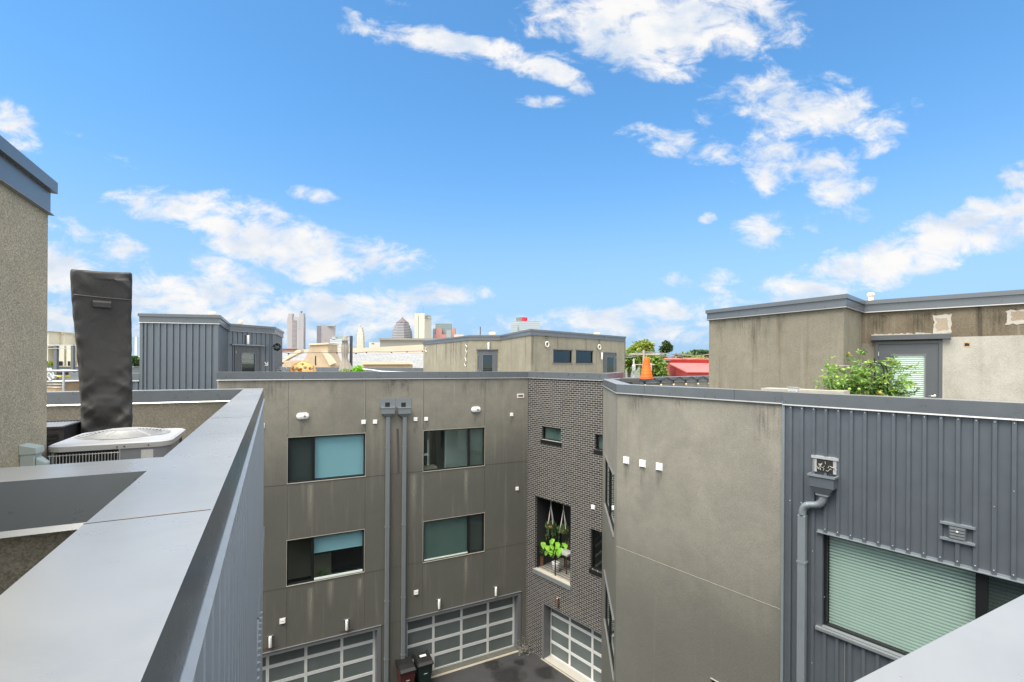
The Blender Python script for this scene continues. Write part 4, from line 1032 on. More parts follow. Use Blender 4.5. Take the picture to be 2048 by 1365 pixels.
bm = new(); fbox(bm, FA, s-.17, s+.17, z-.09, z+.09, 0, .02); obj('frame', bm, 'white_plastic', t)
bm = new(); fbox(bm, FA, s-.12, s+.12, z-.04, z+.04, .0205, .024); obj('opening', bm, 'terracotta', t)
bm = new()
for i in range(5): fbox(bm, FA, s-.11+i*.045, s-.09+i*.045, z-.035, z+.035, .0245, .028)
obj('bar', bm, 'black', t)
s, z = FA.hit(0, 0)
for px, py, lab in ((540.5, 1284, 'cylinder lamp with rust below, above the left garage door and furthest left'), (693.5, 1250, 'cylinder lamp with rust below, near the right end of the left garage door'),
                    (878, 1208.5, 'cylinder lamp above the left part of the right stucco garage door'), (991.5, 1183, 'cylinder lamp above the right end of the right stucco garage door')):
    wall_lamp(FA, px, py, .36, .05, lab)
wall_lamp(FB, 1115, 1205, .36, .05, 'copper-tinted cylinder lamp on the brick above the corner garage door', mat='lamp_copper')
for px in (540, 693): 
    s, z = FA.hit(px, 1297 if px == 540 else 1262)
    bm = new(); 
    for i in range(9):
        w_ = rng.uniform(.04, .22); h_ = rng.uniform(.02, .05); x_ = s+rng.uniform(-.1, .1); quad(bm, [FA.pt(x_-w_, z+.02, .003+i*.0002), FA.pt(x_+w_, z+.02, .003+i*.0002), FA.pt(x_+w_*.5, z-h_, .003+i*.0002), FA.pt(x_-w_*.6, z-h_*.8, .003+i*.0002)])
    obj('rust_stain', bm, 'rust_stain', bA)
# twin downspouts with scupper boxes
def downspout(px, pxp, ytop, lab):
    s, zc = FA.hit(px, 805); t = thing('downspout', lab, 'downspout', FA.pt(s, G0, 0), 'twin downspouts on the stucco wall')
    zt = FA.z(px, 797); zb = FA.z(px, 814.5); z1 = FA.z(px, 827); z2 = FA.z(px, 834.5)
    bm = new(); fbox(bm, FA, s-.30, s-.09, zb, zt, 0, .015); fbox(bm, FA, s+.09, s+.30, zb, zt, 0, .015); fbox(bm, FA, s-.09, s+.09, zb+.17, zt, 0, .015); obj('back_plate', bm, 'pipe', t)
    bm = new(); fbox(bm, FA, s-.09, s+.09, zb, zb+.17, .001, .004); obj('scupper_opening', bm, 'dark_room', t)
    bm = new(); w_, d_ = .235, .20
    fbox(bm, FA, s-w_, s+w_, z1, zb-.0, .001, d_)
    hexa(bm, [FA.pt(s-.07, z2, .12), FA.pt(s+.07, z2, .12), FA.pt(s+.07, z2, .001), FA.pt(s-.07, z2, .001), FA.pt(s-w_, z1-.001, d_), FA.pt(s+w_, z1-.001, d_), FA.pt(s+w_, z1-.001, .001), FA.pt(s-w_, z1-.001, .001)])
    obj('conductor_head', bm, 'pipe', t)
    bm = new(); e = .018; fbox(bm, FA, s-w_-e, s+w_+e, zb-.03, zb+.004, d_, d_+e); fbox(bm, FA, s-w_-e, s-w_, zb-.03, zb+.004, 0, d_); fbox(bm, FA, s+w_, s+w_+e, zb-.03, zb+.004, 0, d_); obj('rim', bm, 'siding_light', t)
    sp_ = FA.s(pxp, 1000)
    bm = new(); fbox(bm, FA, sp_-.075, sp_+.075, G0, z2, .02, .13); obj('pipe', bm, 'pipe', t, bevel=.015)
    bm = new()
    strips('strap', FA, [(sp_-.085, sp_+.085, z, z+.05, .0, .137) for z in (-3.2, -6.2, -9.0, G0+1.2)], 'pipe', t)
downspout(775, 774, 0, 'left grey downspout of the twin pair, scupper box nearer the upper left window')
downspout(807, 807, 0, 'right grey downspout of the twin pair, scupper box nearer the upper right window')
# downspout with offset elbows on the ribbed wall
oo = .045
def fr(px, py, o=oo): return FC.hit(px, py, o)
s0, zt = fr(1631, 922); s1 = fr(1674, 924)[0]; t = thing('offset_downspout', 'grey downspout with scupper box and swan-neck elbows on the ribbed wall', 'downspout', FC.pt(s0, G0, 0))
zb = fr(1650, 946)[1]
a_, b_ = fr(1617, 950, .25)[0], fr(1667, 955, .25)[0]; zr = fr(1650, 953, .25)[1]; zbx = fr(1640, 976, .25)[1]; sc0 = (a_+b_)/2; zout = fr(1648, 990, .12)[1]
w_ = (b_-a_)/2; opn0, opn1 = sc0-.13, sc0+.13
bm = new(); z3 = zr+.30
fbox(bm, FC, sc0-.22, sc0+.22, z3-.03, z3+.02, .012, .065); fbox(bm, FC, sc0-.20, opn0, zr+.02, z3-.03, .012, .05); fbox(bm, FC, opn1, sc0+.20, zr+.02, z3-.03, .012, .05)
obj('scupper_flange', bm, 'galv', t)
bm = new(); fbox(bm, FC, opn0, opn1, zr+.03, z3-.03, .013, .056); obj('scupper_opening', bm, 'dark_room', t)
bm = new()
for i in range(16):
    x = rng.uniform(opn0, opn1); z = zr+rng.uniform(.06, .2); p = FC.pt(x, z, .065); q = FC.pt(x+rng.uniform(-.1, .1), z+rng.uniform(-.05, .05), .075); r2 = (p+q)/2+Vector((0, 0, rng.uniform(-.03, .05))); tube(bm, [p, r2, q], .005, 4)
obj('twigs', bm, 'stucco_edge', t)
bm = new(); zc = zbx; fbox(bm, FC, sc0-w_, sc0+w_, zc, zr-.02, .05, .24)
hexa(bm, [FC.pt(sc0-.09, zout, .19), FC.pt(sc0+.09, zout, .19), FC.pt(sc0+.09, zout, .07), FC.pt(sc0-.09, zout, .07), FC.pt(sc0-w_+.01, zc-.001, .235), FC.pt(sc0+w_-.01, zc-.001, .235), FC.pt(sc0+w_-.01, zc-.001, .055), FC.pt(sc0-w_+.01, zc-.001, .055)])
obj('conductor_head', bm, 'siding', t)
bm = new(); e = .02; fbox(bm, FC, sc0-w_-e, sc0+w_+e, zr-.035, zr, .24, .24+e); fbox(bm, FC, sc0-w_-e, sc0-w_, zr-.035, zr, .03, .24); fbox(bm, FC, sc0+w_, sc0+w_+e, zr-.035, zr, .03, .24); obj('rim', bm, 'siding_light', t)
sp0 = fr(1605, 1100, .1)[0]; zel = fr(1607, 1031, .1)[1]
path = []; A0 = FC.pt(sc0, zout+.01, .12); B0 = FC.pt(sp0, zel, .12); dzz = A0.z-B0.z
def bez(p0, p1, p2, p3, n): return [p0*(1-t)**3+p1*3*t*(1-t)**2+p2*3*t*t*(1-t)+p3*t**3 for t in [i/n for i in range(n+1)]]
path = bez(A0, A0-Vector((0, 0, dzz*.85)), B0+Vector((0, 0, dzz*.85)), B0, 44)
bm = new(); tube(bm, path, [.062+(.007 if (i % 2 and (i < 17 or i > 27)) else 0) for i in range(45)], 14); obj('elbow', bm, 'siding_light', t, True)
bm = new(); fbox(bm, FC, sp0-.068, sp0+.068, G0, zel+.01, .055, .175); obj('pipe', bm, 'siding_light', t, bevel=.012)
bm = new(); fbox(bm, FC, sp0-.078, sp0+.078, zel-.9, zel-.86, .04, .180); obj('strap', bm, 'siding_light', t); bm = new(); fbox(bm, FC, sc0-.1, sc0+.1, zout-.012, zout+.012, .06, .20); obj('collar', bm, 'siding_light', t)
s, z = fr(1915, 1066); t = thing('louvre_vent', 'grey louvred vent with bent flanges on the ribbed metal wall', 'vent', FC.pt(s, z-.2, .04))
bm = new(); fbox(bm, FC, s-.20, s+.20, z+.10, z+.135, .012, .075); fbox(bm, FC, s-.20, s+.20, z-.145, z-.11, .012, .075); obj('flange', bm, 'siding_light', t)
bm = new(); fbox(bm, FC, s-.10, s+.10, z-.11, z+.10, .012, .065); obj('body', bm, 'siding', t)
bm = new()
for i in range(4): fbox(bm, FC, s-.085, s+.085, z-.09+i*.047, z-.06+i*.047, .066, .078)
obj('louvre', bm, 'pipe', t)
bm = new(); ball(bm, FC.pt(s, z+.02, .082), .015); obj('latch', bm, 'white_plastic', t)
# junction box on the coping
s, z = FC.hit(1579, 782, -.1); p = FC.pt(FC.s(1579, 783), ZC, -.20); t = thing('junction_box', 'small pale box on the coping where stucco meets metal', 'box', p)
bm = new(); F = Face((p.x, p.y), (p.x+FC.d.x, p.y+FC.d.y)); fbox(bm, F, -.085, .085, ZC+.001, ZC+.085, -.06, .06); obj('case', bm, 'ac_white', t, bevel=.006)
bm = new(); fbox(bm, F, -.06, .06, ZC+.02, ZC+.065, .06, .066); fbox(bm, F, -.1, .1, ZC+.086, ZC+.094, -.07, .075); obj('cover', bm, 'galv', t)

# ================================================================== THINGS ON OUR ROOF
# covered parasol: tapering cloth cover with folds
def tomesh_grid(bm, rows, closed=True):
    n = len(rows[0]); V_ = [[bm.verts.new(p) for p in r] for r in rows]
    for a, b_ in zip(V_, V_[1:]):
        for j in range(n if closed else n-1): bm.faces.new([a[j], a[(j+1) % n], b_[(j+1) % n], b_[j]])
    return V_
Yc = 5.75
prof = [(545, 141.5, 264), (560, 141, 264.5), (600, 143, 263.5), (640, 147, 263), (700, 153, 263.5), (760, 158, 264), (800, 160.5, 264.5), (830, 162, 264.5), (862, 163, 264), (930, 166, 263)]
def interp(y):
    for a, b_ in zip(prof, prof[1:]):
        if a[0] <= y <= b_[0]: t = (y-a[0])/(b_[0]-a[0]); return (a[1]+(b_[1]-a[1])*t, a[2]+(b_[2]-a[2])*t)
    return prof[-1][1:]
cc = at(204, 930, Yc); t = thing('parasol_cover', 'tall charcoal cloth cover tied over a folded parasol, standing behind the air conditioner', 'cover', (cc.x, cc.y, DZ))
cd_ = Vector((cc.x, cc.y, 0)).normalized(); cs_ = Vector((cd_.y, -cd_.x, 0)); CD = Vector((cc.x, cc.y)).length
def cov(y):       # centre, half width, height at a photo row
    l, r_ = interp(min(y, 930)); L, R_ = at(l, y, Yc), at(r_, y, Yc)
    f = lambda p: math.atan2(p.x*cs_.x+p.y*cs_.y, p.x*cd_.x+p.y*cd_.y)
    a, b_ = f(L), f(R_); m_ = (a+b_)/2; hw = CD*math.tan((b_-a)/2)*1.0
    return cd_*CD+cs_*(CD*math.tan(m_)), hw, (L.z+R_.z)/2
bm = new(); rows = []; NR, NS = 130, 120; ce = .34; cdp = .42
for i in range(NR+1):
    y = 545+(1010-545)*i/NR; c, hw, z = cov(y)
    if z < DZ: break
    row = []; low = max(0, min(1, (.05-z)/.7)); hi = max(0, (z-.75)/.3)
    for j in range(NS):
        a = 2*math.pi*j/NS; ca, sa = math.cos(a), math.sin(a)
        ux = math.copysign(abs(ca)**ce, ca); uy = math.copysign(abs(sa)**ce, sa)
        X = ux*hw; side = abs(ux)**6
        rid = lambda v: 1-abs(noise.noise(v))*2.2          # sharp folds
        f = .5*noise.noise(Vector((X*3, uy, z*1.3)))
        f += low*(.9*rid(Vector((X*4.5+z*4.0, uy*.6, z*1.2+3)))+.6*rid(Vector((X*5-z*5.5, uy*.6+4, z*1.4))))
        f += hi*.5*rid(Vector((X*6+z*4, uy, z*2)))
        f += side*(.55*noise.noise(Vector((ux, uy*1.5, z*9)))+.35*rid(Vector((ux*2, uy*3, z*7))))
        k1 = 1+.030*side*noise.noise(Vector((ux*3, 2, z*8))); dpt = hw*cdp
        p_ = c+cs_*X*k1+cd_*(uy*(dpt+.055*f))
        zq = z*(p_.y/Yc) if z > 0 else z
        row.append(Vector((p_.x, p_.y, zq-(.018*math.sin((ux+1)*math.pi/2)-.02*(-ux))*(1 if i < 4 else 0))))
    rows.append(row)
V_ = tomesh_grid(bm, rows)
mid = Vector((0, 0, 0))
for v in V_[0]: mid += v.co
mid /= NS; mid.z += .012
prev = V_[0]
for k_ in (.96, .85, .5):
    ring = [bm.verts.new(mid+(v.co-mid)*k_+Vector((0, 0, .012 if k_ < .96 else .012+.004+noise.noise(v.co*3)*.01))) for v in V_[0]]
    for j in range(NS): bm.faces.new([prev[j], prev[(j+1) % NS], ring[(j+1) % NS], ring[j]])
    prev = ring
bm.faces.new(prev)
obj('cloth', bm, 'cover_cloth', t, True)
def on_cover(px, py, o):
    c, hw, z = cov(py); p = at(px, py, Yc); u = math.tan(math.atan2(p.x*cs_.x+p.y*cs_.y, p.x*cd_.x+p.y*cd_.y))*CD-(c.x*cs_.x+c.y*cs_.y)
    u = max(-.97, min(.97, u/hw)); ca = abs(u)**(1/ce); sa = math.sqrt(1-ca*ca); q = c+cs_*u*hw-cd_*(hw*cdp*sa**ce+o+.012); return Vector((q.x, q.y, z))
bm = new(); tube(bm, [on_cover(x, 598+((x-203)/60)**2*-1.0+(x-203)*.02, .010) for x in range(148, 261, 7)], .006, 5); obj('seam', bm, 'cover_hook', t)
bm = new(); g_ = [[on_cover(x, y, .022 if 606 < y < 618 else .006) for x in range(186, 228, 6)] for y in (604, 608, 613, 617, 618.5)]
tomesh_grid(bm, g_, False); obj('vent_flap', bm, 'cover_cloth', t)

# air conditioner
ZT = -.70; fa = xy(hz_(90, 893.5, ZT)); dAC = dA; dPC = dP
wac, dac = .84, .92
def acp(u, v, z): p = fa+dAC*u+dPC*v; return Vector((p.x, p.y, z))
ctr = fa+dAC*wac/2+dPC*dac/2
t = thing('air_conditioner', 'white outdoor air conditioner unit with round top grille, in front of the charcoal cover', 'air conditioner', (ctr.x, ctr.y, DZ))
def rrect(x0, x1, y0, y1, r, n=6):
    pts = []
    for cx_, cy_, a0 in ((x1-r, y0+r, -90), (x1-r, y1-r, 0), (x0+r, y1-r, 90), (x0+r, y0+r, 180)):
        for i in range(n+1): a = R(a0+90*i/n); pts.append((cx_+r*math.cos(a), cy_+r*math.sin(a)))
    return pts
bm = new(); outer = rrect(-.01, wac+.01, -.01, dac+.01, .13)
rows = [[acp(u, v, ZT-.055) for u, v in outer], [acp(u, v, ZT-.012) for u, v in outer], [acp(u, v, ZT) for u, v in rrect(.01, wac-.01, .01, dac-.01, .12)]]
V_ = tomesh_grid(bm, rows); nO = len(outer)
Cx, Cy, Ri = wac/2, dac/2, .345
inner = []
for u, v in outer: a = math.atan2(v-Cy, u-Cx); inner.append((Cx+Ri*math.cos(a), Cy+Ri*math.sin(a)))
r1 = [bm.verts.new(acp(u, v, ZT+.016)) for u, v in inner]; r2 = [bm.verts.new(acp(u, v, ZT-.08)) for u, v in inner]
for j in range(nO):
    k_ = (j+1) % nO; bm.faces.new([V_[2][j], V_[2][k_], r1[k_], r1[j]]); bm.faces.new([r1[j], r1[k_], r2[k_], r2[j]])
obj('top_panel', bm, 'ac_white', t)
bm = new(); tomesh_grid(bm, [[acp(u, v, DZ+.05) for u, v in rrect(.02, wac-.02, .02, dac-.02, .11)], [acp(u, v, ZT-.055) for u, v in rrect(.02, wac-.02, .02, dac-.02, .11)]]); obj('coil', bm, 'rubber', t)
bm = new(); FAC = Face((fa.x, fa.y), (fa.x+dAC.x, fa.y+dAC.y))
fbox(bm, FAC, wac*.585, wac-.12, DZ+.05, ZT-.055, -.05, -.002)
pc = [(wac-.12, -.0)] + [(wac-.12+.12*math.sin(R(a)), .12-.12*math.cos(R(a))) for a in (15, 30, 45, 60, 75, 90)] + [(wac, .5)]
tomesh_grid(bm, [[acp(u, v, DZ+.05) for u, v in pc], [acp(u, v, ZT-.055) for u, v in pc]], False); obj('side_panel', bm, 'ac_body', t)
bm = new(); u = .03
while u < wac*.58: tube(bm, [acp(u, -.004, DZ+.06), acp(u, -.004, ZT-.075)], .0035, 4, False); u += .021
for z in [ZT-.085-.17*i for i in range(5)]: tube(bm, [acp(.02, -.004, z), acp(wac*.58, -.004, z)], .004, 4, False)
v = .1
while v < dac-.1: tube(bm, [acp(.012, v, DZ+.06), acp(.012, v, ZT-.075)], .0035, 4, False); v += .021
obj('wire_guard', bm, 'galv', t)
bm = new()
for i in range(9):
    r_ = Ri-.006-i*.027; z = ZT+.018+.045*(1-(r_/Ri)**2)
    tube(bm, [acp(Cx+r_*math.cos(a), Cy+r_*math.sin(a), z) for a in [2*math.pi*j/40 for j in range(40)]], .0055, 4, closed=True)
for a in range(0, 360, 60):
    tube(bm, [acp(Cx+r_*math.cos(R(a+15)), Cy+r_*math.sin(R(a+15)), ZT+.021+.045*(1-(r_/Ri)**2)) for r_ in (.10, .18, .26, Ri+.01)], .006, 5)
obj('fan_grille', bm, 'ac_white', t)
bm = new(); tube(bm, [acp(Cx, Cy, ZT+.045), acp(Cx, Cy, ZT+.066)], .11, 24); obj('hub_plate', bm, 'ac_white', t)
bm = new(); tube(bm, [acp(Cx, Cy, ZT-.09), acp(Cx, Cy, ZT-.02)], .07, 16)
for a in range(0, 360, 90):
    P = lambda r_, o, z: acp(Cx+r_*math.cos(R(a+o)), Cy+r_*math.sin(R(a+o)), ZT+z); quad(bm, [P(.07, 0, -.09), P(.31, 0, -.10), P(.31, 48, -.05), P(.07, 60, -.04)])
obj('fan', bm, 'frame_grey', t)
bm = new(); fbox(bm, FAC, wac-.205, wac-.118, ZT-.235, ZT-.075, -.001, .002); obj('rating_label', bm, 'label_paper', t)
bm = new(); fbox(bm, FAC, wac*.585-.012, wac*.585, DZ+.05, ZT-.055, -.01, .004); obj('guard_strip', bm, 'galv', t)
bm = new()
for u in (.03, wac*.56, wac*.62, wac-.15): ball(bm, acp(u, -.014, ZT-.035), .007, 6, 4)
obj('screw', bm, 'rust_stain', t)
bm = new(); slab(bm, [acp(-.04, -.04, 0), acp(wac+.04, -.04, 0), acp(wac+.04, dac+.04, 0), acp(-.04, dac+.04, 0)], DZ+.001, DZ+.05); obj('base_pad', bm, 'deck', t)
# second, dark unit behind the stair house corner
cr = xy(hz_(127.5, 853.5, -.72)); t = thing('dark_condenser', 'dark louvred condenser unit half hidden behind the stair house wall', 'air conditioner', (cr.x-.4, cr.y, DZ))
FD_ = Face((cr.x-dA.x*.8, cr.y-dA.y*.8), (cr.x, cr.y))
bm = new(); fbox(bm, FD_, 0, .8, DZ, -.74, -.7, 0); obj('case', bm, 'rubber', t)
bm = new(); fbox(bm, FD_, -.01, .81, -.739, -.72, -.71, -.67); fbox(bm, FD_, -.01, .81, -.739, -.72, -.03, .01); fbox(bm, FD_, .77, .81, -.739, -.72, -.67, -.03); obj('rim', bm, 'rubber', t)
bm = new(); s = .02
while s < .77: fbox(bm, FD_, s, s+.012, -.739, -.728, -.66, -.04); s += .03
obj('top_grille', bm, 'galv', t)
bm = new(); z = DZ+.06
while z < -.78: fbox(bm, FD_, .05, .75, z, z+.018, .001, .014); z += .045
obj('louvre', bm, 'black', t)
# disconnect box on the stair house wall
FW = Face(W0, W1); b0, b1 = FW.hit(37, 905, .0), FW.hit(82, 905, .0); zt = FW.z(60, 884)
t = thing('disconnect_box', 'pale green-grey electrical box with a bulged cover on the stair house wall', 'electrical box', FW.pt(b0[0], zt-.5, 0))
w_ = .17; s0 = FW.hit(38, 905, .0)[0]; w_ = .13
bm = new(); fbox(bm, FW, s0, s0+w_, zt-.42, zt-.03, 0.001, .085); obj('case', bm, 'box_grey', t, bevel=.006)
bm = new(); hexa(bm, [FW.pt(s0-.008, zt-.075, .10), FW.pt(s0+w_+.008, zt-.075, .10), FW.pt(s0+w_+.008, zt-.075, .0), FW.pt(s0-.008, zt-.075, .0), FW.pt(s0-.008, zt-.028, .095), FW.pt(s0+w_+.008, zt-.028, .095), FW.pt(s0+w_+.008, zt, 0), FW.pt(s0-.008, zt, 0)]); obj('lid', bm, 'box_grey', t, bevel=.003)
bm = new(); hexa(bm, [FW.pt(s0+.03, zt-.36, .11), FW.pt(s0+w_-.03, zt-.36, .11), FW.pt(s0+w_-.01, zt-.38, .086), FW.pt(s0+.01, zt-.38, .086), FW.pt(s0+.035, zt-.15, .15), FW.pt(s0+w_-.035, zt-.15, .15), FW.pt(s0+w_-.01, zt-.10, .086), FW.pt(s0+.01, zt-.10, .086)]); obj('bulged_cover', bm, 'box_grey', t, bevel=.012)
bm = new(); p = FW.pt(s0-.045, zt-.27, .05); tube(bm, [FW.pt(s0+.01, zt-.27, .05), p, p-Vector((0, 0, .03)), FW.pt(s0-.045, DZ, .05)], .022, 10); obj('conduit', bm, 'frame_grey', t, True)

# ================================================================== RIGHT DECK
def leaf(bm, p, d, L, wd, droop=.2, rng=random):
    d = d.normalized(); side = d.cross(Vector((0, 0, 1))); side = side.normalized() if side.length > .1 else Vector((1, 0, 0))
    tl = rng.uniform(-.8, .8); up = side.cross(d); side = (side*math.cos(tl)+up*math.sin(tl))
    m_ = p+d*L*.5+Vector((0, 0, L*.05)); e = p+d*L-Vector((0, 0, L*droop))
    a = bm.verts.new(p); b_ = bm.verts.new(m_+side*wd); c = bm.verts.new(e); f = bm.verts.new(m_-side*wd); bm.faces.new([a, b_, c, f])
def rdir(rng, zb=0):
    while True:
        v = Vector((rng.uniform(-1, 1), rng.uniform(-1, 1), rng.uniform(-1, 1)))
        if .1 < v.length < 1: v.normalize(); v.z += zb; return v.normalized()
rng = random.Random(21)
yt = 9.75; pc = at(1738, 780, yt); base = Vector((pc.x, pc.y, DZ2))
t = thing('tomato_plant', 'bushy tomato plant in a dark tub behind the right parapet, hiding part of the door', 'plant', base)
bm = new(); lathe(bm, base, [(.22, 0), (.30, .42), (.32, .44), (.29, .44), (.27, .38)], 20, cap=False); obj('tub', bm, 'rubber', t, True)
bm = new(); lathe(bm, base, [(.01, .37), (.275, .38)], 20); obj('soil', bm, 'soil', t)
stems = []; tips = []
targets = [(1650, 722), (1662, 735), (1645, 765), (1680, 740), (1700, 715), (1722, 712), (1716, 745), (1745, 730), (1760, 728), (1770, 745), (1790, 720), (1800, 722), (1812, 735), (1826, 738), (1815, 765), (1822, 790), (1795, 770), (1690, 775), (1665, 785), (1740, 770), (1755, 790), (1715, 785), (1775, 785), (1735, 750), (1700, 760), (1655, 755), (1805, 790), (1672, 765), (1728, 728)]
bmS = new(); LEAF = {'leaf_tomato': new(), 'leaf_dark': new(), 'leaf_olive': new()}
for (x, y) in targets:
    e = at(x, y, yt+rng.uniform(-.35, .3)); s_ = base+Vector((rng.uniform(-.15, .15), rng.uniform(-.1, .1), .40))
    mdp = (s_+e)/2+Vector((rng.uniform(-.1, .1), 0, rng.uniform(.02, .15))); P_ = [s_*(1-u)**2+mdp*2*u*(1-u)+e*u*u for u in [i/12 for i in range(13)]]
    tube(bmS, P_, [.011-.0006*i for i in range(13)], 5)
    dens = 1.7 if y > 740 else 1.0
    for i in range(3, 13):
        for q in range(int(2.5*dens+rng.random())):
            d = rdir(rng, .1); o_ = P_[i]; Lb = rng.uniform(.09, .19); mm = rng.random(); key = 'leaf_olive' if mm < .03 else ('leaf_dark' if mm < .17 or (o_.z < -.55 and mm < .45) else 'leaf_tomato'); bmL = LEAF[key]
            tube(bmS, [o_, o_+d*Lb*.6, o_+d*Lb-Vector((0, 0, .03))], .0022, 3, False)
            for k_ in range(7):
                u = .25+.75*k_/6; pp = o_+d*Lb*u-Vector((0, 0, .03*u)); sd = d.cross(Vector((0, 0, 1))).normalized()*(1 if k_ % 2 else -1)
                leaf(bmL, pp, (sd+d*.6+rdir(rng)*.3) if k_ < 6 else d, rng.uniform(.06, .11), rng.uniform(.015, .027), .25, rng)
obj('stems', bmS, 'leaf_tomato', t)
for k_, b_ in LEAF.items(): obj('foliage', b_, k_, t, recalc=False)
for x, y, mt in ((1687, 740, 'tomato_green'), (1697, 737, 'tomato_green'), (1674, 755, 'tomato_green'), (1676, 768, 'tomato_green'), (1699, 779, 'tomato_green'), (1718, 779, 'tomato_green'), (1760, 786, 'tomato_orange'), (1731, 726, 'tomato_green')):
    bm = new(); ball(bm, at(x, y, yt-.38), .032); obj('tomato', bm, mt, t, True)
t = thing('tomato_cage', 'dark hooped wire support standing inside the tomato plant', 'plant support', base+Vector((.1, -.05, .3)))
bm = new(); a0, a1, a2 = at(1731, 790, yt-.1), at(1752, 722, yt-.1), at(1775, 790, yt-.1)
for (l, r_) in ((1730, 1775), (1738, 1768)):
    P_ = [at(l, 790, yt-.1), at(l, 745, yt-.1)]+[at((l+r_)/2-(r_-l)/2*math.cos(a), 745-20*math.sin(a), yt-.1) for a in [math.pi*i/10 for i in range(11)]]+[at(r_, 745, yt-.1), at(r_, 790, yt-.1)]; tube(bm, P_, .010, 6)
obj('hoop', bm, 'black', t)
bm = new(); tube(bm, [at(1750, 795, yt-.12), at(1749, 717, yt-.12)], .012, 6); obj('stake', bm, 'black', t)
bm = new(); tube(bm, [at(1678, 732, yt), at(1706, 732, yt), at(1750, 723, yt), at(1780, 733, yt-.2), at(1796, 734, yt)], .003, 4); obj('tie_string', bm, 'white_plastic', t)
# low pale ledge left of the plant
bm = new(); p = at(1640, 781, 9.3); F = Face((p.x-.75, p.y+.8), (p.x+.25, p.y-.3)); fbox(bm, F, 0, F.L, DZ2, ZC+.03, -.5, 0); obj('planter_ledge', bm, 'sill_stone', bC)
# rear parapet: string of bulbs, black case, orange cone
Fi = Face(KB-Vector((-F2.n.x, 0))*0, KB2); off_i = .36
t = thing('string_lights', 'black string of bulbs looped along the inside of the rear right parapet', 'string lights', (6.5, 20.5, ZC-.6))
bm = new(); P_ = []; bul = (1290, 1322, 1347, 1372, 1396, 1418); topx = [1275, 1306, 1335, 1360, 1384, 1407, 1432]
pt_ = lambda x, y: Fi.pt(*Fi.hit(x, y, off_i+.03), off_i+.03)
for i in range(6):
    for u in [k_/8 for k_ in range(8)]:
        x = topx[i]+(topx[i+1]-topx[i])*u; y = 756.6-(x-1275)*.028+8*4*u*(1-u)*.8; P_.append(pt_(x, y))
tube(bm, P_, .018, 5); obj('cable', bm, 'black', t)
for i, x in enumerate(bul):
    y = (topx[i]+topx[i+1])/2; yb = 756.6-(x-1275)*.028+6
    bm = new(); p = pt_(x, yb); q = pt_(x, yb+7); tube(bm, [p, q], .026, 7); obj('socket', bm, 'black', t)
    bm = new(); ball(bm, q-Vector((0, 0, .05)), .055); obj('bulb', bm, 'bulb', t, True)
bm = new(); p = at(1262, 775, 15.9); F = Face((p.x-.36, p.y+.1), (p.x+.36, p.y-.1))
hexa(bm, [F.pt(-.02, DZ2, .2), F.pt(.74, DZ2, .2), F.pt(.74, DZ2, -.25), F.pt(-.02, DZ2, -.25), F.pt(.0, -.43, .12), F.pt(.66, -.43, .12), F.pt(.66, -.43, -.2), F.pt(.0, -.43, -.2)])
t = thing('grill_cover', 'black boxy cover just inside the angled corner of the right parapet', 'cover', (p.x, p.y, DZ2)); obj('cloth', bm, 'cover_hook', t, bevel=.02)
bm = new(); tube(bm, [F.pt(.26, -.62, .2), F.pt(.30, -.56, .21), F.pt(.37, -.56, .21), F.pt(.41, -.62, .2)], .02, 6); obj('handle', bm, 'black', t)
pb = hz_(1293, 757.5, ZC+.0); t = thing('orange_cone', 'tall orange ribbed cone standing on the rear parapet in front of the trees', 'cone', (pb.x, pb.y, ZC))
hc = (757.5-715.5)*pb.y/FPX; r0 = 12.3*pb.y/FPX; r1 = 5.2*pb.y/FPX; bm = new(); pr = []
for i in range(61): u = i/60; pr.append((r0+(r1-r0)*u+.008*math.sin(i*math.pi/2)+.004*math.sin(i*1.7), hc*u))
pr.append((r1*.8, hc+.01)); lathe(bm, (pb.x, pb.y, ZC), pr, 24); obj('shell', bm, 'cone_orange', t, True)
bm = new(); lathe(bm, (pb.x, pb.y, ZC), [(r0*1.12, .001), (r0*1.12, .03)], 20); obj('base', bm, 'cone_orange', t)

# ================================================================== ROOF OF THE STUCCO TOWNHOUSE
c = at(606, 748, 22); r_ = 25.5*22/FPX; t = thing('wicker_dome', 'honey-coloured woven wicker dome on the roof deck left of the closed parasol', 'basket chair', (c.x, c.y, -1.5))
bm = new(); bmesh.ops.create_icosphere(bm, subdivisions=4, radius=r_, matrix=Matrix.Translation((c.x, c.y, c.z)))
bmesh.ops.delete(bm, geom=[v for v in bm.verts if v.co.z < c.z-.25], context='VERTS')
rr = random.Random(2); bmesh.ops.delete(bm, geom=[v_ for v_ in bm.verts if rr.random() < .11], context='VERTS')
o = obj('weave', bm, 'wicker', t); md = o.modifiers.new('s', 'SOLIDIFY'); md.thickness = .03
bm = new(); lathe(bm, (c.x, c.y, c.z-.25), [(r_*.95, -.06), (r_*1.0, 0), (r_*.9, 0)], 24); lathe(bm, (c.x, c.y, -1.5), [(.3, 0), (.12, .1), (.12, c.z+1.2)], 12); obj('stand', bm, 'wicker', t)
Yu = 25.0; c = at(692, 743, Yu); t = thing('closed_parasol', 'closed beige cantilever parasol hanging from a dark post on the roof deck', 'parasol', (c.x, c.y, -1.5))
k_ = Yu/FPX; zc = lambda y: (727.8-y)*k_
pr = [(671.5, 1.5), (674, 3.2), (680, 5.2), (683, 6.3), (683.5, 4.6), (692, 6.8), (705, 6.8), (714, 5.2), (718, 5.6), (726, 8), (736, 12), (741, 13.5)]
bm = new(); rows = []
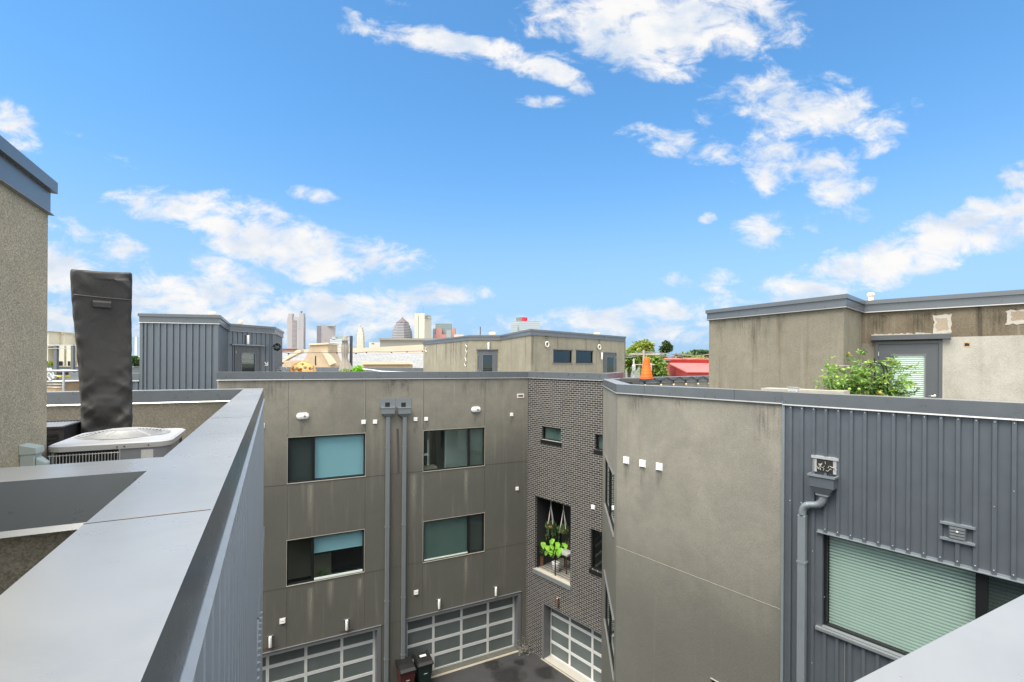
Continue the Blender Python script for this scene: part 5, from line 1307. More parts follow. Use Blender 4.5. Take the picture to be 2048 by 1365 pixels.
for y, rp in pr:
    cx_ = c.x+((689.5 if y < 715 else 689.5+(y-715)*.10)-692)*k_; row = []
    for j in range(48): a = 2*math.pi*j/48; f = 1+(.13 if y > 683 else .05)*math.cos(8*a+.4)+.04*math.cos(3*a); row.append(Vector((cx_+rp*k_*f*math.cos(a), c.y+rp*k_*f*.8*math.sin(a), zc(y+(1.6*math.cos(8*a) if y > 740 else 0)))))
    rows.append(row)
tomesh_grid(bm, rows); obj('canopy', bm, 'canvas', t, True)
bm = new(); P = at(702, 745, Yu+.3); tube(bm, [(P.x, P.y, -1.5), (P.x, P.y, zc(671.5))], 2.9*k_, 10); tube(bm, [(P.x, P.y, zc(672)), (P.x-.22, P.y, zc(673)), (P.x-.25, P.y, zc(720)), (P.x, P.y, zc(724))], .7*k_, 6); obj('post', bm, 'post_dark', t)
bm = new(); lathe(bm, (P.x, P.y, -1.5), [(.4, 0), (.4, .08)], 16); obj('base', bm, 'post_dark', t)
rng = random.Random(9)
def bush(name, label, cat, px, py, Y, rpx, hpx, mat, n, size, zb, group=None):
    c = at(px, py, Y); t = thing(name, label, cat, (c.x, c.y, zb), group); bm = new(); rx, rz_ = rpx*Y/FPX, hpx*Y/FPX
    for i in range(n):
        v = rdir(rng)*(rng.random()**.4); p = c+Vector((v.x*rx, v.y*rx, v.z*rz_)); leaf(bm, p, rdir(rng, .3), size*rng.uniform(.6, 1.2), size*.3, .3, rng)
    obj('foliage', bm, mat, t, recalc=False); bm = new(); lathe(bm, (c.x, c.y, zb), [(rx*.5, 0), (rx*.6, max(.15, c.z-rz_*.8-zb)), (rx*.5, max(.15, c.z-rz_*.8-zb))], 12); obj('pot', bm, 'terracotta', t); return t
bush('potted_plant', 'bright green leafy plant right of the closed parasol', 'plant', 717, 741, 24, 11, 8, 'leaf_lime', 420, .16, -1.5)
bush('potted_plant', 'dull green plant under the hem of the closed parasol', 'plant', 691, 744, 23.5, 9, 4, 'leaf_tomato', 200, .13, -1.5)
bm = new(); tube(bm, [at(726, 738.5, 23), at(745, 740.5, 22.5), at(765, 743.5, 22), at(800, 744.5, 21.5), at(850, 745.5, 21)], .03, 6); tag(obj('white_hose', bm, 'white_plastic'), 'white hose running along the roof edge right of the bright green plant', 'hose')
t = thing('party_lights', 'string of dark round bulbs strung across the sky above the stucco townhouse roof', 'string lights', (-7, 30, -1.5))
bm = new(); bx = (577, 674, 712, 733, 783, 814, 845); by = (708, 706.5, 707.5, 705.5, 705.5, 704.5, 703.5)
P_ = [at(548, 702, 22)]+[at(x, y-1.2, 24+(x-577)*.03) for x, y in zip(bx, by)]; tube(bm, P_, .012, 4); obj('cable', bm, 'black', t)
for x, y in zip(bx, by): bm = new(); ball(bm, at(x, y, 24+(x-577)*.03), .045); obj('bulb', bm, 'black', t, True)
t = thing('black_wreath', 'black round wreath hanging at the right corner of the ribbed metal penthouse', 'ornament', at(553, 695, 20.3))
bm = new(); 
for i in range(260): v = rdir(rng); p = at(554, 694.5, 20.3)+v*(.10+.03*rng.random()); leaf(bm, p, v, .06, .03, 0, rng)
obj('leaves', bm, 'black', t, recalc=False)
t = thing('iron_ornament', 'pale curled iron ornament left of the wicker dome', 'ornament', at(561, 746, 21)); bm = new()
for i in range(7):
    p = at(556+rng.uniform(0, 14), 738+rng.uniform(0, 7), 21); r_ = rng.uniform(.05, .1); tube(bm, [p+Vector((r_*math.cos(a), 0, r_*math.sin(a))) for a in [j*.6 for j in range(9)]], .018, 5)
obj('scroll', bm, 'galv', t)

# ================================================================== BRICK BALCONY
def hanging(px, ytop, ybask, rpx, trail, lab):
    o = -.45; s, z = FB.hit(px, ytop, o); _, zb = FB.hit(px, ybask, o); p = FB.pt(s, z, o); b_ = FB.pt(s, zb, o); r_ = rpx*20/FPX
    t = thing('hanging_planter', lab, 'hanging planter', (b_.x, b_.y, b_.z-.2), 'hanging planters on the brick balcony')
    bm = new()
    for k_ in range(4): a = k_*math.pi/2+.5; tube(bm, [p, b_+Vector((r_*.8*math.cos(a), r_*.8*math.sin(a), .02))], .011, 5)
    tube(bm, [p, p+Vector((0, 0, .35))], .012, 5); obj('rope', bm, 'rope', t)
    bm = new(); lathe(bm, (b_.x, b_.y, b_.z-.13), [(r_*.3, -.07), (r_*.75, .0), (r_*.85, .13), (r_*.7, .13)], 14); obj('pot', bm, 'terracotta', t, True)
    bm = new()
    for i in range(520): v = rdir(rng)*rng.uniform(.5, 1.05); q = b_+Vector((v.x*r_*1.15, v.y*r_*1.1, v.z*.18)); leaf(bm, q, rdir(rng, -.2), .075, .022, .4, rng)
    for k_ in range(trail):
        a = rng.uniform(0, 6.28); q = b_+Vector((r_*math.cos(a), r_*math.sin(a), 0)); Lh = rng.uniform(.3, .75)
        for i in range(int(Lh*70)): q2 = q-Vector((0, 0, i/70))+rdir(rng)*.025; leaf(bm, q2, rdir(rng, -.5), .05, .018, .3, rng)
    obj('foliage', bm, 'leaf_hang', t, recalc=False)
hanging(1102, 1010, 1050, 9.5, 15, 'hanging planter in a white rope sling with long trails, left one on the brick balcony')
hanging(1127, 1018, 1058, 10, 3, 'hanging planter in a white rope sling, rounder right one on the brick balcony')
s, z = FB.hit(1106, 1100, -.35); p = FB.pt(s, z, -.35); t = thing('monstera_plant', 'big lime-green broad-leaved plant in a white pot behind the balcony railing', 'plant', (p.x, p.y, bOp[2]))
bmL = new(); bmS = new()
for (dx_, dy_) in ((-19, -4), (-14, 6), (-7, -8), (-1, 0), (2, -12), (7, 2), (12, -5), (20, -3), (26, -1), (-4, 12), (-15, 14), (12, 14), (4, 12), (18, 6), (-10, 2)):
    q = FB.pt(*FB.hit(1106+dx_, 1094+dy_, -.3), -.3+rng.uniform(-.12, .1)); tube(bmS, [p-Vector((0, 0, .35)), (p+q)/2+Vector((0, 0, .05)), q], .01, 5)
    L = rng.uniform(.20, .30); wd = L*.40; d = Vector((rng.uniform(-.5, .5), -.35, -1)).normalized(); sx = Vector((1, -.3, 0)).normalized(); q = q+Vector((0, 0, L*.4))
    prof_ = [(0, .35), (.12, .85), (.35, 1.0), (.6, .8), (.82, .42), (1, 0)]; V1 = []; V2 = []; V0 = []
    for u, wv2 in prof_: V0.append(bmL.verts.new(q+d*L*u)); V1.append(bmL.verts.new(q+d*L*u+sx*wd*wv2+Vector((0, -.02, .03))*wv2)); V2.append(bmL.verts.new(q+d*L*u-sx*wd*wv2+Vector((0, -.02, .03))*wv2))
    for i in range(5): bmL.faces.new([V0[i], V1[i], V1[i+1], V0[i+1]]); bmL.faces.new([V2[i], V0[i], V0[i+1], V2[i+1]])
obj('foliage', bmL, 'leaf_lime', t, True); obj('stems', bmS, 'leaf_tomato', t)
bm = new(); q = FB.pt(*FB.hit(1112, 1125, -.45), -.45); lathe(bm, (q.x, q.y, bOp[2]+.01), [(.13, 0), (.17, .30), (.18, .42), (.15, .42)], 18); obj('pot', bm, 'white_plastic', t, True)
q = FB.pt(*FB.hit(1082, 1100, -.35), -.35); bush('potted_plant', 'small grey-green plant at the left end of the brick balcony', 'plant', 1083, 1104, q.y+.1, 8, 9, 'leaf_hang', 300, .09, bOp[2])
t = thing('balcony_chair', 'brown slatted chair with a white cushion at the back of the brick balcony', 'chair', FB.pt(bOp[0]+1.05, bOp[2], -.9))
cs = FB.s(1128, 1100)
a_, zq = FB.hit(1130, 1096, -.8)
F = FB; bm = new()
for i in range(4): fbox(bm, F, a_-.30, a_+.30, zq-.14+i*.07, zq-.09+i*.07, -1.12, -1.09)
obj('backrest', bm, 'wood_brown', t)
bm = new(); fbox(bm, F, a_-.28, a_+.28, zq-.26, zq-.16, -1.08, -.62); obj('cushion', bm, 'slat_white', t, bevel=.02)
for sx in (-.28, .24):
    for oy in (-1.1, -.62): bm = new(); fbox(bm, F, a_+sx, a_+sx+.04, bOp[2]+.01, zq-.26, oy, oy+.04); obj('leg', bm, 'wood_brown', t)

# ================================================================== COURTYARD FLOOR
def bin_(px, py, col, lab, tag_=False, rot=0):
    c = hz_(px, py, G0+1.06); d = Vector((dA.x, dA.y, 0)); F = Face((c.x-d.x*.3, c.y-d.y*.3), (c.x+d.x*.3, c.y+d.y*.3)); w_ = .29
    t = thing('wheelie_bin', lab, 'bin', (c.x, c.y, G0), 'wheelie bins by the garage door'); m_ = .3
    bm = new(); hexa(bm, [F.pt(m_-.22, G0+.06, .26), F.pt(m_+.22, G0+.06, .26), F.pt(m_+.22, G0+.06, -.25), F.pt(m_-.22, G0+.06, -.25), F.pt(m_-w_, G0+.98, .36), F.pt(m_+w_, G0+.98, .36), F.pt(m_+w_, G0+.98, -.33), F.pt(m_-w_, G0+.98, -.33)])
    fbox(bm, F, m_-w_-.02, m_+w_+.02, G0+.92, G0+.985, -.35, .39); obj('body', bm, col, t, bevel=.015)
    bm = new()
    P = [(-.36, 1.02), (-.30, 1.10), (.10, 1.11), (.30, 1.05), (.41, .99)]
    for (p0, q0), (p1, q1) in zip(P, P[1:]): hexa(bm, [F.pt(m_-w_-.03, G0+.985, p1), F.pt(m_+w_+.03, G0+.985, p1), F.pt(m_+w_+.03, G0+.985, p0), F.pt(m_-w_-.03, G0+.985, p0), F.pt(m_-w_+.02, G0+q1, p1), F.pt(m_+w_-.02, G0+q1, p1), F.pt(m_+w_-.02, G0+q0, p0), F.pt(m_-w_+.02, G0+q0, p0)])
    obj('lid', bm, 'bin_lid', t)
    bm = new(); tube(bm, [F.pt(m_-w_, G0+1.0, -.40), F.pt(m_+w_, G0+1.0, -.40)], .018, 8); fbox(bm, F, m_-w_-.01, m_-w_+.05, G0+.95, G0+1.06, -.42, -.33); fbox(bm, F, m_+w_-.05, m_+w_+.01, G0+.95, G0+1.06, -.42, -.33); obj('handle', bm, 'bin_lid', t)
    for sx in (-w_-.0, w_-.05): bm = new(); p = F.pt(m_+sx, G0+.12, -.27); tube(bm, [p, p+d*.05], .12, 16); obj('wheel', bm, 'rubber', t, True)
    bm = new(); fbox(bm, F, m_-.05, m_+.08, G0+.60, G0+.625, .318, .325); obj('mark', bm, 'white_plastic', t)
    if tag_: bm = new(); quad(bm, [F.pt(m_-.12, G0+1.115, .05), F.pt(m_+.12, G0+1.115, .05), F.pt(m_+.12, G0+1.113, -.09), F.pt(m_-.12, G0+1.113, -.09)]); obj('sticker', bm, 'label_paper', t)
bin_(811, 1328, 'bin_red', 'dark red wheelie bin with a black lid, left of the dark green bin')
bin_(846, 1315, 'bin_green', 'dark green wheelie bin with a white sticker on its black lid', True)
p = hz_(1049, 1300, G0); t = thing('dry_shrub', 'dry leafless shrub at the foot of the brick corner', 'shrub', (p.x, p.y-.15, G0)); bm = new(); bmL = new()
for i in range(34):
    d = rdir(rng, .9); q = Vector((p.x, p.y-.2, G0)); L = rng.uniform(.2, .7); m_ = q+d*L*.5+rdir(rng)*.06; e = q+d*L; e.z = min(e.z, G0+.95); tube(bm, [q, m_, e], [.012, .008, .004], 4, False)
    for k_ in range(12): leaf(bmL, q+(e-q)*rng.random()+rdir(rng)*.08, rdir(rng), .05, .02, .2, rng)
obj('twigs', bm, 'leaf_grey', t); obj('leaves', bmL, 'leaf_grey', t, recalc=False)

# ================================================================== TREES, FAR STREET, CITY
def tree(name, lab, px, py, Y, rpx, hpx, mat, n, leafs, trunk=True, group='trees beyond the roofs', sub=9, gap=.0, seed=1, mat2=None):
    rg = random.Random(seed); c = at(px, py, Y); k_ = Y/FPX; rx, rz_ = rpx*k_, hpx*k_
    t = thing(name, lab, 'tree', (c.x, c.y, G0), group); cl = []
    for i in range(sub):
        v = rdir(rg)*(rg.random()**.5)*.72; cl.append((c+Vector((v.x*rx, v.y*rx*.8, v.z*rz_)), rg.uniform(.26, .46)))
    bm = new()
    for i in range(n):
        q, s_ = cl[rg.randrange(sub)]; v = rdir(rg)*(rg.uniform(.3, 1)**.5); p = q+Vector((v.x*rx*s_*1.1, v.y*rx*s_*1.1, v.z*rz_*s_*1.1)); leaf(bm, p, rdir(rg), leafs*rg.uniform(.5, 1.2), leafs*.35, .2, rg)
    obj('crown', bm, mat, t, recalc=False)
    bm = new(); b0_ = Vector((c.x, c.y, G0)); tube(bm, [b0_, Vector((c.x+.2, c.y, (G0+c.z)/2)), c], [.35, .25, .12], 8)
    for q, s_ in cl: tube(bm, [Vector((c.x, c.y, c.z-rz_*1.0)), (c+q)/2-Vector((0, 0, rz_*.2)), q], [.14, .09, .03], 5)
    obj('trunk', bm, 'bark', t)
tree('leafy_tree', 'tall yellow-green tree with see-through upper crown behind the tan penthouse', 1282, 706, 62, 30, 24, 'leaf_yellow', 3200, .55, seed=3, sub=14)
tree('leafy_tree', 'mid-green tree low behind the orange cone', 1308, 735, 58, 30, 26, 'leaf_tree', 4200, .5, seed=5, sub=12)
tree('leafy_tree', 'green tree close against the right end of the tan penthouse', 1258, 728, 54, 18, 32, 'leaf_tree', 3000, .5, seed=6, sub=10)
tree('leafy_tree', 'round dark tree with gaps in its crown standing above the red building', 1331, 697, 85, 14, 15, 'leaf_dark', 1500, .6, seed=7, sub=9)
tree('leafy_tree', 'low green tree left of the red building', 1326, 728, 70, 15, 20, 'leaf_tree', 2600, .55, seed=8, sub=9)
tree('leafy_tree', 'wide domed tree far behind the red building beside the stained penthouse', 1398, 709, 130, 30, 12, 'leaf_dark', 3200, .9, seed=9, sub=12)
tree('leafy_tree', 'low spreading tree behind the red building roof', 1362, 716, 120, 24, 9, 'leaf_tree', 2200, .9, seed=10, sub=9)
tree('leafy_tree', 'bright low tree row end just above the red building', 1398, 722, 95, 34, 8, 'leaf_yellow', 2600, .7, seed=11, sub=11)
tree('leafy_tree', 'dark green tree below the striped white tower at left', 274, 724, 70, 11, 11, 'leaf_dark', 1800, .55, seed=12, sub=7)
tree('leafy_tree', 'pale yellow-green tree in front of the cream hall at left', 104, 732, 60, 6, 9, 'leaf_yellow', 1200, .45, seed=13, sub=6)
tree('leafy_tree', 'yellow-green treetop left of the stone gable', 567, 722, 75, 12, 8, 'leaf_yellow', 1600, .6, seed=14, sub=6)
# poles and wires
t = thing('utility_pole', 'wooden utility pole with a crossarm rising behind the orange cone', 'utility pole', at(1287, 730, 50).xy[:]+(G0,)); p = at(1287.5, 700, 50)
bm = new(); tube(bm, [(p.x, p.y, G0), (p.x, p.y, p.z)], [.16, .12], 8); obj('post', bm, 'wood_pole', t)
bm = new(); tube(bm, [p+Vector((-1.5, 0, -.5)), p+Vector((1.7, 0, -.5))], .07, 4); tube(bm, [p+Vector((-1.2, 0, -1.6)), p+Vector((1.2, 0, -1.6))], .05, 4); obj('crossarm', bm, 'wood_pole', t)
bm = new(); lathe(bm, (p.x+.55, p.y-.3, p.z-2.4), [(.22, 0), (.25, .2), (.25, .8), (.2, .95)], 10); obj('transformer', bm, 'ac_white', t)
t = thing('service_pole', 'short pole with a pale canister low left of the orange cone', 'utility pole', at(1267, 740, 46).xy[:]+(G0,)); p = at(1267.5, 718, 46)
bm = new(); tube(bm, [(p.x, p.y, G0), (p.x, p.y, p.z)], .09, 6); obj('post', bm, 'ac_white', t)
bm = new(); lathe(bm, (p.x-.05, p.y-.2, p.z-1.3), [(.14, 0), (.18, .15), (.18, .6), (.12, .7)], 10); obj('transformer', bm, 'galv', t)
for k_, (a, m_, b_) in enumerate((((1236, 709), (1287, 703), (1440, 709)), ((1236, 713), (1287, 706), (1440, 714)), ((1236, 716), (1287, 709), (1440, 717)), ((1287, 703), (1340, 708), (1440, 705)))):
    bm = new(); Pa, Pm, Pb = at(*a, 52), at(*m_, 50), at(*b_, 70)
    tube(bm, [Pa, (Pa+Pm)/2-Vector((0, 0, .15)), Pm, (Pm+Pb)/2-Vector((0, 0, .35)), Pb], .035, 4); tag(obj('overhead_wire', bm, 'wire'), ['topmost overhead wire crossing behind the orange cone', 'second overhead wire from the top, behind the orange cone', 'lowest overhead wire behind the orange cone', 'slack overhead wire running right from the pole top over the red building'][k_], 'wire', 'overhead wires')
# red building
t = thing('red_building', 'red building with a sloping pale red lean-to roof beyond the rear parapet', 'building', at(1380, 735, 66).xy[:]+(G0,))
def wallpoly(bm, pts, thick=Vector((0, .4, 0))):
    n = len(pts); a = [bm.verts.new(p) for p in pts]; b_ = [bm.verts.new(Vector(p)+thick) for p in pts]; bm.faces.new(a); bm.faces.new(b_[::-1])
    for i in range(n): bm.faces.new([a[i], b_[i], b_[(i+1) % n], a[(i+1) % n]])
T1, T2, B1, B2 = at(1336, 726.5, 66), at(1388, 726.5, 66.5), at(1375, 745, 54), at(1440, 745, 54.5)
T1.z = T2.z; B1.z = B2.z
bm = new(); wallpoly(bm, [Vector((T1.x-.3, 66.6, G0)), Vector((T1.x+30, 66.8, G0)), Vector((T1.x+30, 66.8, at(1400, 719, 66).z)), Vector((T1.x-.3, 66.6, at(1336, 719, 66).z))], Vector((0, 12, 0))); obj('main_wall', bm, 'red_wall', t)
bm = new(); wallpoly(bm, [T1, T2+Vector((3, 0, 0)), B2+Vector((2, 0, 0)), B1], Vector((0, .1, -.15))); obj('lean_to_roof', bm, 'red_roof', t)
bm = new(); wallpoly(bm, [B1+Vector((0.1, .2, -.2)), B2+Vector((2, .2, -.2)), Vector((B2.x+2, B2.y+.2, G0)), Vector((B1.x+.1, B1.y+.2, G0))], Vector((0, .3, 0)))
v = [T1+Vector((0.05, -.1, -.2)), B1+Vector((0.05, 0.2, -.2)), Vector((B1.x+.05, B1.y+.2, G0)), Vector((T1.x+.05, T1.y-.1, G0))]; wallpoly(bm, v, Vector((.3, 0, 0))); obj('lean_to_wall', bm, 'red_wall', t)
bm = new(); tube(bm, [Vector((T1.x-.4, 66.4, at(1336, 718.6, 66).z)), Vector((T1.x+30, 66.4, at(1336, 718.6, 66).z))], .12, 4); obj('parapet_trim', bm, 'red_roof', t)
t = thing('brick_shed', 'orange-brown brick building end left of the red building', 'building', at(1330, 735, 60).xy[:]+(G0,))
p = at(1330.5, 722, 61); bm = new(); box(bm, p.x-.42, p.x+.42, 60.5, 66, G0, p.z); obj('wall', bm, 'brick_far', t); bm = new(); box(bm, p.x-.47, p.x+.47, 60.3, 66.1, p.z+.001, p.z+.15); obj('cornice', bm, 'grey_wall', t)

# church: slate roof, stone gable, raking copings
Yg = 56; kz = Yg/FPX
t = thing('stone_church', 'limestone church with grey slate roof and a flared gable with a slit window', 'church', (-14, 62, G0))
r0_, r1_, e0, e1_ = at(566, 703.5, 72), at(900, 702.5, 72), at(540, 738, 57), at(900, 738, 57)
for v_ in (r0_, r1_): v_.z = at(740, 705.5, 72).z
for v_ in (e0, e1_): v_.z = at(740, 738, 57).z
bm = new(); uvl = Vector((r1_.x-r0_.x, 0)); quad(bm, [e0, e1_, r1_, r0_], [(0, 0), (e1_.x-e0.x, 0), (e1_.x-e0.x, 15.3), (0, 15.3)]); obj('slate_roof', bm, 'slate', t)
bm = new(); slab(bm, [(e0.x+.5, 57.1), (e1_.x, 57.1), (r1_.x, 78), (r0_.x, 78)], G0, e0.z-.1); obj('nave_wall', bm, 'limestone', t)
ol = [(599, 742), (601, 733), (607, 722), (613, 712), (617, 702), (619, 694), (619.5, 690.5), (656, 688.5), (656.5, 700), (656, 704), (667, 731), (668, 742)]
bm = new(); wallpoly(bm, [at(x, y, Yg) for x, y in ol], Vector((0, 3, 0))); obj('gable', bm, 'limestone', t)
bm = new(); wallpoly(bm, [at(x, y, Yg-.25) for x, y in ((644, 704), (652, 702.5), (669, 727), (659, 731.5))], Vector((0, .8, 0))); wallpoly(bm, [at(x, y, Yg-.15) for x, y in ((618, 687.5), (657, 685.8), (657, 689), (618, 691))], Vector((0, 3.4, 0))); obj('gable_coping', bm, 'limestone_pale', t)
bm = new(); wallpoly(bm, [at(x, y, Yg-.02) for x, y in ((629.8, 713), (632, 711.5), (632.3, 731), (630, 731))], Vector((0, .1, 0))); obj('slit_window', bm, 'dark_room', t)
bm = new(); wallpoly(bm, [at(x, y, Yg+.5) for x, y in ((567, 722), (610, 721), (610, 745), (567, 745))], Vector((0, 2, 0))); obj('side_wall', bm, 'limestone', t); bm = new(); wallpoly(bm, [at(x, y, Yg-.5) for x, y in ((724, 729), (820, 728.5), (820, 742), (726, 742))], Vector((0, 1.5, 0))); obj('low_wall', bm, 'limestone', t)
bm = new(); wallpoly(bm, [at(x, y, Yg-.8) for x, y in ((724, 724), (818, 724), (822, 729), (724, 729.5))], Vector((0, 1.9, 0))); obj('wall_cap', bm, 'limestone_pale', t)
bm = new(); wallpoly(bm, [at(x, y, 60) for x, y in ((558, 727), (594, 700), (601, 700), (601, 705), (577, 717), (562, 727))], Vector((0, 1, 0))); obj('raking_coping', bm, 'limestone_pale', t)
t = thing('beige_hall', 'long low beige flat-roofed building behind the slate church roof', 'building', (-15, 112, G0))
bm = new(); a = at(596, 700, 110); b_ = at(905, 700, 110); wallpoly(bm, [Vector((a.x, 110, G0)), Vector((b_.x, 110, G0)), at(905, 684.5, 110), at(848, 689.5, 110), at(740, 695.5, 110), at(596, 699.5, 110)], Vector((0, 30, 0))); obj('wall', bm, 'beige_wall', t)
t = thing('grey_block', 'flat grey block above the beige hall, left of the tan penthouse', 'building', (-20, 132, G0))
bm = new(); a, b_ = at(760, 680.5, 130), at(900, 680.5, 130); box(bm, a.x, b_.x, 130, 160, G0, a.z); obj('wall', bm, 'grey_wall', t)
bm = new(); box(bm, a.x-.3, b_.x, 129.5, 160.3, a.z+.001, a.z+.5); obj('cornice', bm, 'grey_wall', t)

def tower(name, lab, px0, px1, ytop, Y, mat, mid=None, deep=40, back=1.0, parts=()):
    """block with its front face between px0 and px1; mid = pixel of a nearer vertical corner splitting two visible faces"""
    a, b_ = at(px0, ytop, Y), at(px1, ytop, Y); zt = a.z; w_ = b_.x-a.x
    t = thing(name, lab, 'skyscraper', ((a.x+b_.x)/2, Y, G0), 'downtown towers on the skyline')
    if mid is None: pts = [(a.x, Y), (b_.x, Y), (b_.x+a.x/Y*deep*.6, Y+deep), (a.x+a.x/Y*deep*.6, Y+deep)]
    else: m_ = at(mid, ytop, Y-deep*.5); pts = [(a.x, Y), (m_.x, Y-deep*.5), (b_.x, Y), (m_.x, Y+deep*.5)]
    bm = new(); slab(bm, pts, G0, zt); obj('tower_block', bm, mat, t); return t
def block(t, name, px0, px1, y0, y1, Y, mat, deep=20):
    a, b_ = at(px0, y0, Y), at(px1, y1, Y); bm = new(); F = Face((a.x, Y), (b_.x, Y)); fbox(bm, F, 0, F.L, b_.z, a.z, -deep, 0); return obj(name, bm, mat, t)
Y0 = 1500
t = tower('brown_tower', 'tall pinkish-brown tower with two raised corner piers, leftmost large tower of the skyline', 574.5, 610.5, 634.5, Y0, 'tw_brown', mid=603, deep=30)
block(t, 'pier', 577, 584, 627.5, 735, Y0-9, 'tw_brown', 12); block(t, 'pier', 599, 606.5, 627, 735, Y0-17, 'tw_brown', 12); block(t, 'window_strip', 584.5, 592, 641, 735, Y0-11, 'tw_brown_win', 2); block(t, 'arched_glass', 595.3, 598.7, 640, 657, Y0-13, 'tw_blue', 3)
p = at(602.8, 627, Y0-12); bm = new(); lathe(bm, (p.x, p.y, p.z), [(2.2, 0), (2.2, 3.5), (3.3, 4), (3.3, 6.5), (2, 7)], 10); obj('rooftop_drum', bm, 'tw_grey', t)
t = tower('grid_tower', 'brown grid-faced office tower, second large tower from the left', 634, 671, 651, Y0, 'tw_grid', mid=641, deep=40); block(t, 'crown_band', 641, 670.5, 650, 653, Y0-12, 'tw_brown', 6); block(t, 'dark_side', 633.6, 641, 652, 735, Y0-21, 'tw_side', 4)
t = tower('stepped_block', 'small white stepped office block right of the brown grid tower', 660, 684, 679, 1300, 'tw_white'); block(t, 'upper_step', 664, 671, 674, 680, 1300, 'tw_white'); block(t, 'base_step', 657, 700, 692, 735, 1290, 'tw_white')
t = tower('glass_block', 'pale green glass block partly behind the closed parasol', 671, 691, 671.5, 1400, 'tw_glass'); block(t, 'annex', 688, 699, 690, 735, 1395, 'tw_glass')
t = tower('spire_tower', 'slender cream art deco tower with a stepped pointed top', 712.5, 727, 690, Y0, 'tw_deco')
for x0, x1, y in ((713.4, 726, 672), (714.3, 725.3, 665), (715.6, 724, 659.5), (717, 722.6, 655)): block(t, 'tier', x0, x1, y, 735, Y0+(726-x1)*1.0+1, 'tw_deco', 14)
p = at(719.8, 655.2, Y0+8); bm = new(); lathe(bm, p, [(4.2, 0), (3.2, 5), (1.2, 9), (.2, 12)], 8); obj('spire', bm, 'tw_deco', t)
t = tower('low_office', 'small pale beige office block between the spire tower and domed tower', 738, 764, 685, 1100, 'tw_conc'); block(t, 'window', 743.5, 745, 686.5, 689, 1099.5, 'dark_room', .4); block(t, 'window', 746.5, 748, 686.5, 689, 1099.5, 'dark_room', .4)
p = at(804.5, 680, Y0); k_ = Y0/FPX; t = thing('domed_tower', 'striped octagonal tower with stepped shoulders and a dark pyramid roof', 'skyscraper', (p.x, p.y, G0), 'downtown towers on the skyline')
bm = new(); zz = lambda y: (728.6-y)*k_; uvl = bm.loops.layers.uv.active
tiers = [(20.5, 735, 668), (19.6, 668, 662.5), (17.8, 662.5, 657), (15.8, 657, 651), (13.2, 651, 646)]
for r_, ya, yb in tiers:
    R8 = r_*k_*.95; ring = [(p.x+R8*math.cos(R(22.5+45*i))*1.04, p.y+R8*math.sin(R(22.5+45*i))) for i in range(8)]; slab(bm, ring, zz(ya)+.01, zz(yb))
obj('shaft', bm, 'tw_dome', t)
bm = new(); lathe(bm, (p.x, p.y, zz(646)), [(12.6*k_, .05), (6*k_, 5.5*k_), (1.5*k_, 9.6*k_), (1.0*k_, 11*k_)], 8); obj('pyramid_roof', bm, 'dome_roof', t)
block(None, 'x', 0, 1, 0, 1, 1, 'tw_conc') if False else None
t = tower('concrete_tower', 'tall pale concrete slab tower with a dark vertical slot and roof antenna', 829, 863, 631, 1450, 'tw_conc', mid=849, deep=60)
block(t, 'left_slab', 829, 848.5, 627, 735, 1437, 'tw_conc', 14); block(t, 'dark_slot', 836.6, 838.4, 632, 735, 1436.5, 'tw_grey', 1.4)
p = at(847, 627, 1450); bm = new(); tube(bm, [p, p+Vector((0, 0, 21))], [.8, .3], 5); obj('antenna', bm, 'wire', t)
a, b_ = at(851.3, 631, 1420), at(862.3, 632, 1440)
F = Face((a.x, 1418), (b_.x, 1438)); bm = new(); zz0 = at(856, 638.5, 1430).z; zz1 = at(856, 632, 1430).z
for q in ((0, F.L*.12, zz0, zz1), (F.L*.2, F.L, zz1-1.6, zz1), (F.L*.2, F.L, zz0, zz0+1.6), (F.L*.2, F.L*.3, zz0+1.6, zz1-1.6)): fbox(bm, F, *q, 0, 1.0)
obj('roof_sign', bm, 'tw_grey', t)
t = tower('red_grey_tower', 'grey glass tower wrapped by red brick wings with balconies', 871, 903, 647.5, 1500, 'tw_grey'); block(t, 'left_wing', 871.5, 883, 657, 735, 1485, 'tw_red', 14); block(t, 'base_wing', 867, 905, 669, 735, 1480, 'tw_red', 14); block(t, 'right_wing', 903.2, 909.5, 657, 735, 1500, 'tw_red', 20); block(t, 'left_annex', 866, 871.4, 657.5, 735, 1500, 'tw_grey', 10); block(t, 'green_bay', 893, 902, 661, 676, 1478, 'tw_glass', 3)
t = tower('low_pink_block', 'low pale pink block just right of the red brick tower', 908, 927, 669.5, 1300, 'beige_wall')
t = tower('blue_tower', 'broad blue-grey banded office tower with a red drum on its roof', 1024, 1080, 642.5, 1200, 'tw_blue'); block(t, 'left_bay', 1021.5, 1035, 649, 735, 1196, 'tw_blue', 3)
a = at(1042.5, 642, 1215); bm = new(); lathe(bm, (a.x, a.y, a.z-2), [(13.5, 0), (13.5, 9.5), (10, 9.6)], 20); obj('roof_drum', bm, 'grey_wall', t)
bm = new(); lathe(bm, (a.x+3.2, a.y-.9, a.z-1.5), [(12.8, 0), (12.8, 9.4), (11.5, 9.5)], 20); obj('red_sign_band', bm, 'sign_red', t)
t = tower('striped_tower', 'white tower with vertical blue-grey window strips left of the metal penthouse', 264, 282, 674.5, 900, 'tw_stripe'); block(t, 'base', 262, 282.5, 712, 735, 895, 'tw_white', 4)
t = thing('low_brick_block', 'low red-brown brick block between the metal penthouse and beige hall', 'building', at(575, 720, 300).xy[:]+(G0,)); block(t, 'wall', 550, 594, 698.5, 745, 300, 'tw_low', 25); block(t, 'roof_edge', 550, 594.5, 697.8, 698.6, 299.5, 'brick_far', 26)
